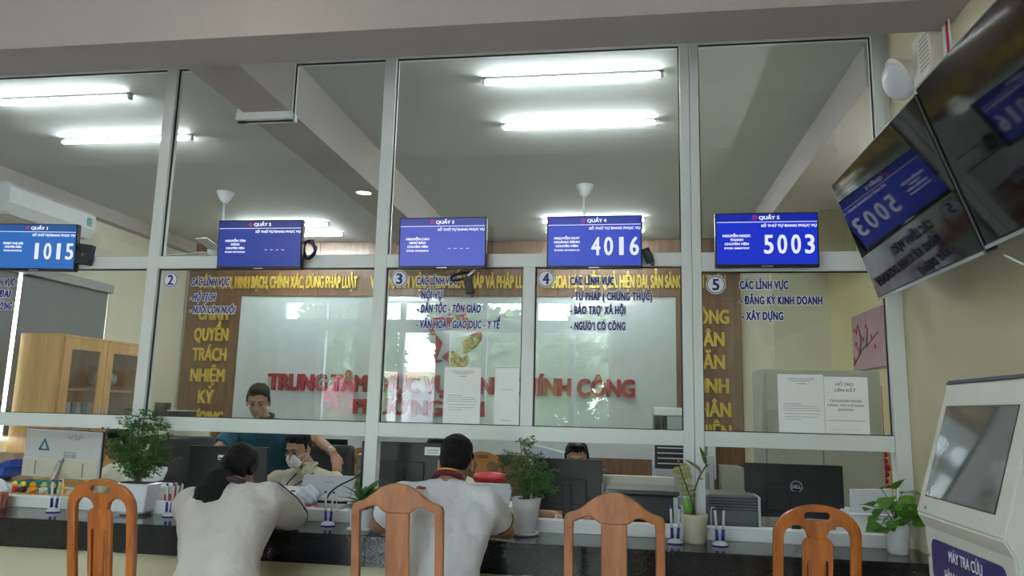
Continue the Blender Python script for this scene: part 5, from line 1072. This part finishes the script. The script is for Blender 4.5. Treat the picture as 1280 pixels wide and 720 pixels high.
tube_obj('shoulder_piping', smooth_path(line, 5), .0045, M_pipe, r_, 6); line = on_surface(so, [(-1.66, -.40, .93), (-1.64, -.36, .90), (-1.66, -.33, .84), (-1.75, -.32, .82)], r_, .001); tube_obj('sleeve_piping', smooth_path(line, 5), .0035, M_pipe, r_, 6)
collar(r_, (-1.955, -.665, 1.055), .075, M_pipe, 'collar', r=.016, tilt=(-.5, 0, 0))
t = thing('low_stool', 'plain stool carrying the woman in the sweatshirt', 'stool', (-1.83, -.98, 0)); lathe_obj('stool_seat', [(0, .415), (.17, .415), (.18, .425), (.17, .44), (0, .44)], M_red_p, t)
for k in range(4): a = PI/4+k*PI/2; tube_obj('leg', [(math.cos(a)*.13, math.sin(a)*.13, .42), (math.cos(a)*.17, math.sin(a)*.17, 0)], .014, M_red_p, t)

# -- man in the white shirt with maroon and yellow trim
M_tee = cloth('white_sport_shirt', (.66, .66, .70)); M_mar = mat('maroon_trim', (.13, .01, .03), .8); M_yel = mat('yellow_trim', (.62, .42, .05), .8)
PM = dict(id='man', head=(-.822, -.575, 1.190), rot=(.10, .50, 0), hs=1.03, neck=(-.835, -.70, 1.105), sh=[(-1.045, -.715, 1.03), (-.645, -.695, 1.015)], el=[(-1.265, -.41, .850), (-.585, -.375, .846)], wr=[(-1.04, -.28, .845), (-.83, -.25, .845)],
          pelvis=(-.835, -.80, .55), kn=[(-.98, -.40, .52), (-.72, -.40, .52)], an=[(-.98, -.45, .09), (-.72, -.45, .09)], foot=(0, 1, 0), slv=.56)
r_, so, *_ = person('man in a white shirt with maroon and yellow cuffs seated at the counter', PM, M_skin1, M_tee, hair='short', loose=.024, wr=.018, trousers=(.04, .05, .09), build=1.06)
for i in (0, 1):
    s0, e0 = Vector(PM['sh'][i]), Vector(PM['el'][i]); d = (e0-s0).normalized()
    for f, m, nm in ((.56, M_mar, 'maroon_cuff'), (.585, M_yel, 'yellow_cuff')):
        p = s0.lerp(e0, f)-r_.location; bm = bmesh.new(); add_cone(bm, p-d*.012*(1.6 if f < .57 else .7), .0775, p+d*.012*(.7 if f < .57 else .6), .0775, 28); link_mesh(nm, bm, m, r_, True)
collar(r_, (-.835, -.688, 1.128), .064, M_mar, 'maroon_collar', r=.014, tilt=(-.55, 0, 0)); collar(r_, (-.835, -.680, 1.145), .060, M_yel, 'yellow_collar', r=.005, tilt=(-.55, 0, 0))
bm = text_bm('ftu', .03, .02); place_text(bm, .036, .012, -.94-r_.location.x, 1.085, -.808-r_.location.y, 'c'); link_mesh('back_print', bm, M_red_p, r_)
t = thing('paper_form', 'white form lying under the seated man\'s hands', 'paper', (-.86, -.25, .8005)); box('paper_sheet', -.15, .14, -.10, .07, 0, .0015, M_paper, t)

# -- masked man
M_cream = cloth('cream_uniform_shirt', (.60, .57, .41)); M_navylan = mat('navy_lanyard', (.01, .02, .22), .6)
PK = dict(id='masked', head=(-2.285, .84, 1.150), rot=(2.98, .38, 0), hs=1.02, neck=(-2.225, .93, 1.015), sh=[(-2.035, .93, .925), (-2.445, .90, .925)], el=[(-1.99, .72, .80), (-2.52, .70, .82)], wr=[(-2.15, .50, .80), (-2.40, .50, .80)],
          pelvis=(-2.25, 1.02, .56), kn=[(-2.12, .55, .52), (-2.36, .55, .52)], an=[(-2.12, .60, .09), (-2.36, .60, .09)], foot=(0, -1, 0), nomouth=True)
r_, so, c, R, hs = person('masked man in a cream shirt with a navy lanyard behind the counter', PK, M_skin1, M_cream, loose=.016, wr=.012)
def world_blob(name, prims, m, root, c, R, hs, vox=.004):
    b = bmesh.new()
    for p_ in prims:
        if p_[0] == 'e': add_sph(b, c+R @ (Vector(p_[1])*hs), tuple(k*hs for k in p_[2]), R)
        else: cap(b, c+R @ (Vector(p_[1])*hs), p_[2]*hs, c+R @ (Vector(p_[3])*hs), p_[4]*hs)
    return remesh(name, b, vox, m, root, 3)
world_blob('face_mask', [('e', (0, .075, -.045), (.050, .040, .040)), ('e', (0, .060, -.075), (.048, .046, .034)), ('e', (0, .092, -.025), (.018, .022, .018))], mat('white_mask', (.70, .73, .76), .8, bump=.3, bscale=60), r_, c, R, hs)
for k in (-1, 1):
    for z in (-.02, -.075): tube_obj('mask_strap', smooth_path([c+R @ (Vector((k*.045, .085, z))*hs)-r_.location, c+R @ (Vector((k*.068, .045, z*.7-.005))*hs)-r_.location, c+R @ (Vector((k*.084, .0, -.02 if z > -.05 else -.03))*hs)-r_.location]), .0018, MATS['white_mask'], r_, 5)
ln = on_surface(so, [(-2.28, .80, .99), (-2.31, .76, .95), (-2.325, .74, .90), (-2.325, .74, .84)], r_, .003); tube_obj('lanyard', smooth_path(ln), .005, M_navylan, r_, 6)
ln = on_surface(so, [(-2.165, .83, 1.00), (-2.20, .78, .95), (-2.26, .75, .89), (-2.32, .74, .84)], r_, .003); tube_obj('lanyard', smooth_path(ln), .005, M_navylan, r_, 6)
def shirt_collar(root, nb, m, yaw, s=1.):
    bm = bmesh.new(); R2 = Matrix.Rotation(yaw, 3, 'Z')
    for k in (-1, 1):
        pts = [(k*.012, .085, -.055), (k*.075, .070, -.045), (k*.072, .01, .020), (k*.050, .045, .022), (k*.012, .072, -.012)]
        a = [bm.verts.new(Vector(nb)+R2 @ (Vector(p)*s)-root.location) for p in pts]; b = [bm.verts.new(Vector(nb)+R2 @ (Vector(p)*s*1.0+Vector((0, .006, .003)))-root.location) for p in pts]
        bm.faces.new(a); bm.faces.new(b[::-1])
        for i in range(5): bm.faces.new((a[i], b[i], b[(i+1) % 5], a[(i+1) % 5]))
    bmesh.ops.recalc_face_normals(bm, faces=bm.faces); link_mesh('shirt_collar', bm, m, root)
    collar(root, Vector(nb)+Vector((0, 0, .012)), .060*s, m, 'collar_band', r=.012)
shirt_collar(r_, (-2.235, .92, 1.035), M_cream, PI-.2)

# -- standing man in teal
M_teal = cloth('teal_shirt', (.012, .085, .125))
PS = dict(id='teal', head=(-2.77, 1.15, 1.475), rot=(PI+.34, .36, 0), hs=1.04, neck=(-2.745, 1.23, 1.345), sh=[(-2.53, 1.24, 1.265), (-2.955, 1.23, 1.265)], el=[(-2.27, 1.20, 1.185), (-3.05, 1.02, 1.06)], wr=[(-2.095, 1.03, 1.12), (-2.86, .78, .88)],
          pelvis=(-2.72, 1.42, .95), kn=[(-2.62, 1.40, .50), (-2.82, 1.40, .50)], an=[(-2.62, 1.48, .09), (-2.82, 1.48, .09)], foot=(0, -1, 0), slv=.60)
r_, so, c, R, hs = person('standing man in a teal shirt leaning over beside the masked man', PS, M_skin1, M_teal, hands=({'d': (.45, -.35, -.8), 'n': (-.4, .3, -.5), 'curl': .45, 's': 1}, {'curl': .6}), trousers=(.02, .025, .04), loose=.016, wr=.014)
w0 = Vector(PS['wr'][0]); d = (w0-Vector(PS['el'][0])).normalized(); bm = bmesh.new(); p = w0-d*.035-r_.location; add_cone(bm, p-d*.009, .0335, p+d*.009, .032, 20); link_mesh('wristwatch', bm, M_metal, r_, True)
collar(r_, (-2.745, 1.225, 1.365), .062, mat('dark_teal', (.006, .03, .045), .8), 'collar', r=.014, tilt=(.35, 0, 0))
# -- staff woman with glasses, in profile
M_blouse = cloth('cream_blouse', (.62, .60, .47))
PL = dict(id='lady', head=(-3.67, .84, 1.145), rot=(2.15, .22, 0), hs=.98, neck=(-3.615, .86, 1.02), sh=[(-3.60, .70, .945), (-3.57, 1.03, .955)], el=[(-3.66, .48, .83), (-3.74, .98, .84)], wr=[(-3.90, .40, .825), (-3.80, .80, .99)],
          pelvis=(-3.50, .90, .56), kn=[(-3.75, .62, .52), (-3.80, .82, .52)], an=[(-3.72, .62, .09), (-3.78, .84, .09)], foot=(-1, 0, 0), slv=.7)
r_, so, c, R, hs = person('staff woman with glasses in profile behind the broad fern', PL, M_skin3, M_blouse, hair='bob', female=True, hands=({'curl': .5}, {'d': (-.1, -.05, 1), 'n': (0, -1, 0), 'curl': .9, 's': 1}), loose=.016, wr=.012)
M_gl = mat('glasses_frame', (.02, .02, .03), .3)
for k in (-1, 1):
    bm = bmesh.new(); pts = [c+R @ (Vector((k*.032+.021*math.cos(a), .100, .004+.016*math.sin(a)))*hs)-r_.location for a in [2*PI*j/16 for j in range(17)]]; tube(bm, pts, .0017, 6); gl = link_mesh('glasses_rim', bm, M_gl, r_, True)
    tube_obj('glasses_arm', [c+R @ (Vector((k*.054, .098, .008))*hs)-r_.location, c+R @ (Vector((k*.078, .0, .010))*hs)-r_.location], .0018, M_gl, gl, 6)
t = thing('mobile_phone', 'black phone held before the face of the woman with glasses', 'phone', (-3.835, .765, 1.04)); t.rotation_euler = (.1, .25, .5); box('phone_case', -.005, .005, -.036, .036, 0, .15, M_plastic_k, t, .003); box('phone_screen', -.006, -.005, -.032, .032, .006, .144, M_gloss_k, t)
# -- men half hidden by monitors
def seated(label, x, y, hz, idn, mskin, shirt):
    P = dict(id=idn, head=(x, y, hz), rot=(PI-x*.2, .15, 0), hs=1.0, neck=(x, y+.05, hz-.135), sh=[(x+.20, y+.06, hz-.215), (x-.20, y+.06, hz-.215)], el=[(x+.24, y-.15, .81), (x-.24, y-.15, .81)], wr=[(x+.10, y-.30, .80), (x-.10, y-.30, .80)],
             pelvis=(x, y+.12, .56), kn=[(x+.12, y-.32, .52), (x-.12, y-.32, .52)], an=[(x+.12, y-.25, .09), (x-.12, y-.25, .09)], foot=(0, -1, 0))
    return person(label, P, mskin, shirt)
r_ = seated('man whose eyes peek over the glossy black monitor', -.312, .90, 1.130, 'peeker', M_skin2, M_cream)[0]; shirt_collar(r_, (-.312, .94, 1.02), M_cream, PI)
r_ = seated('staff member with only the hair top showing behind the labelled monitor', -1.30, .95, 1.135, 'hidden', M_skin1, M_blouse)[0]; shirt_collar(r_, (-1.30, .99, 1.03), M_cream, PI)
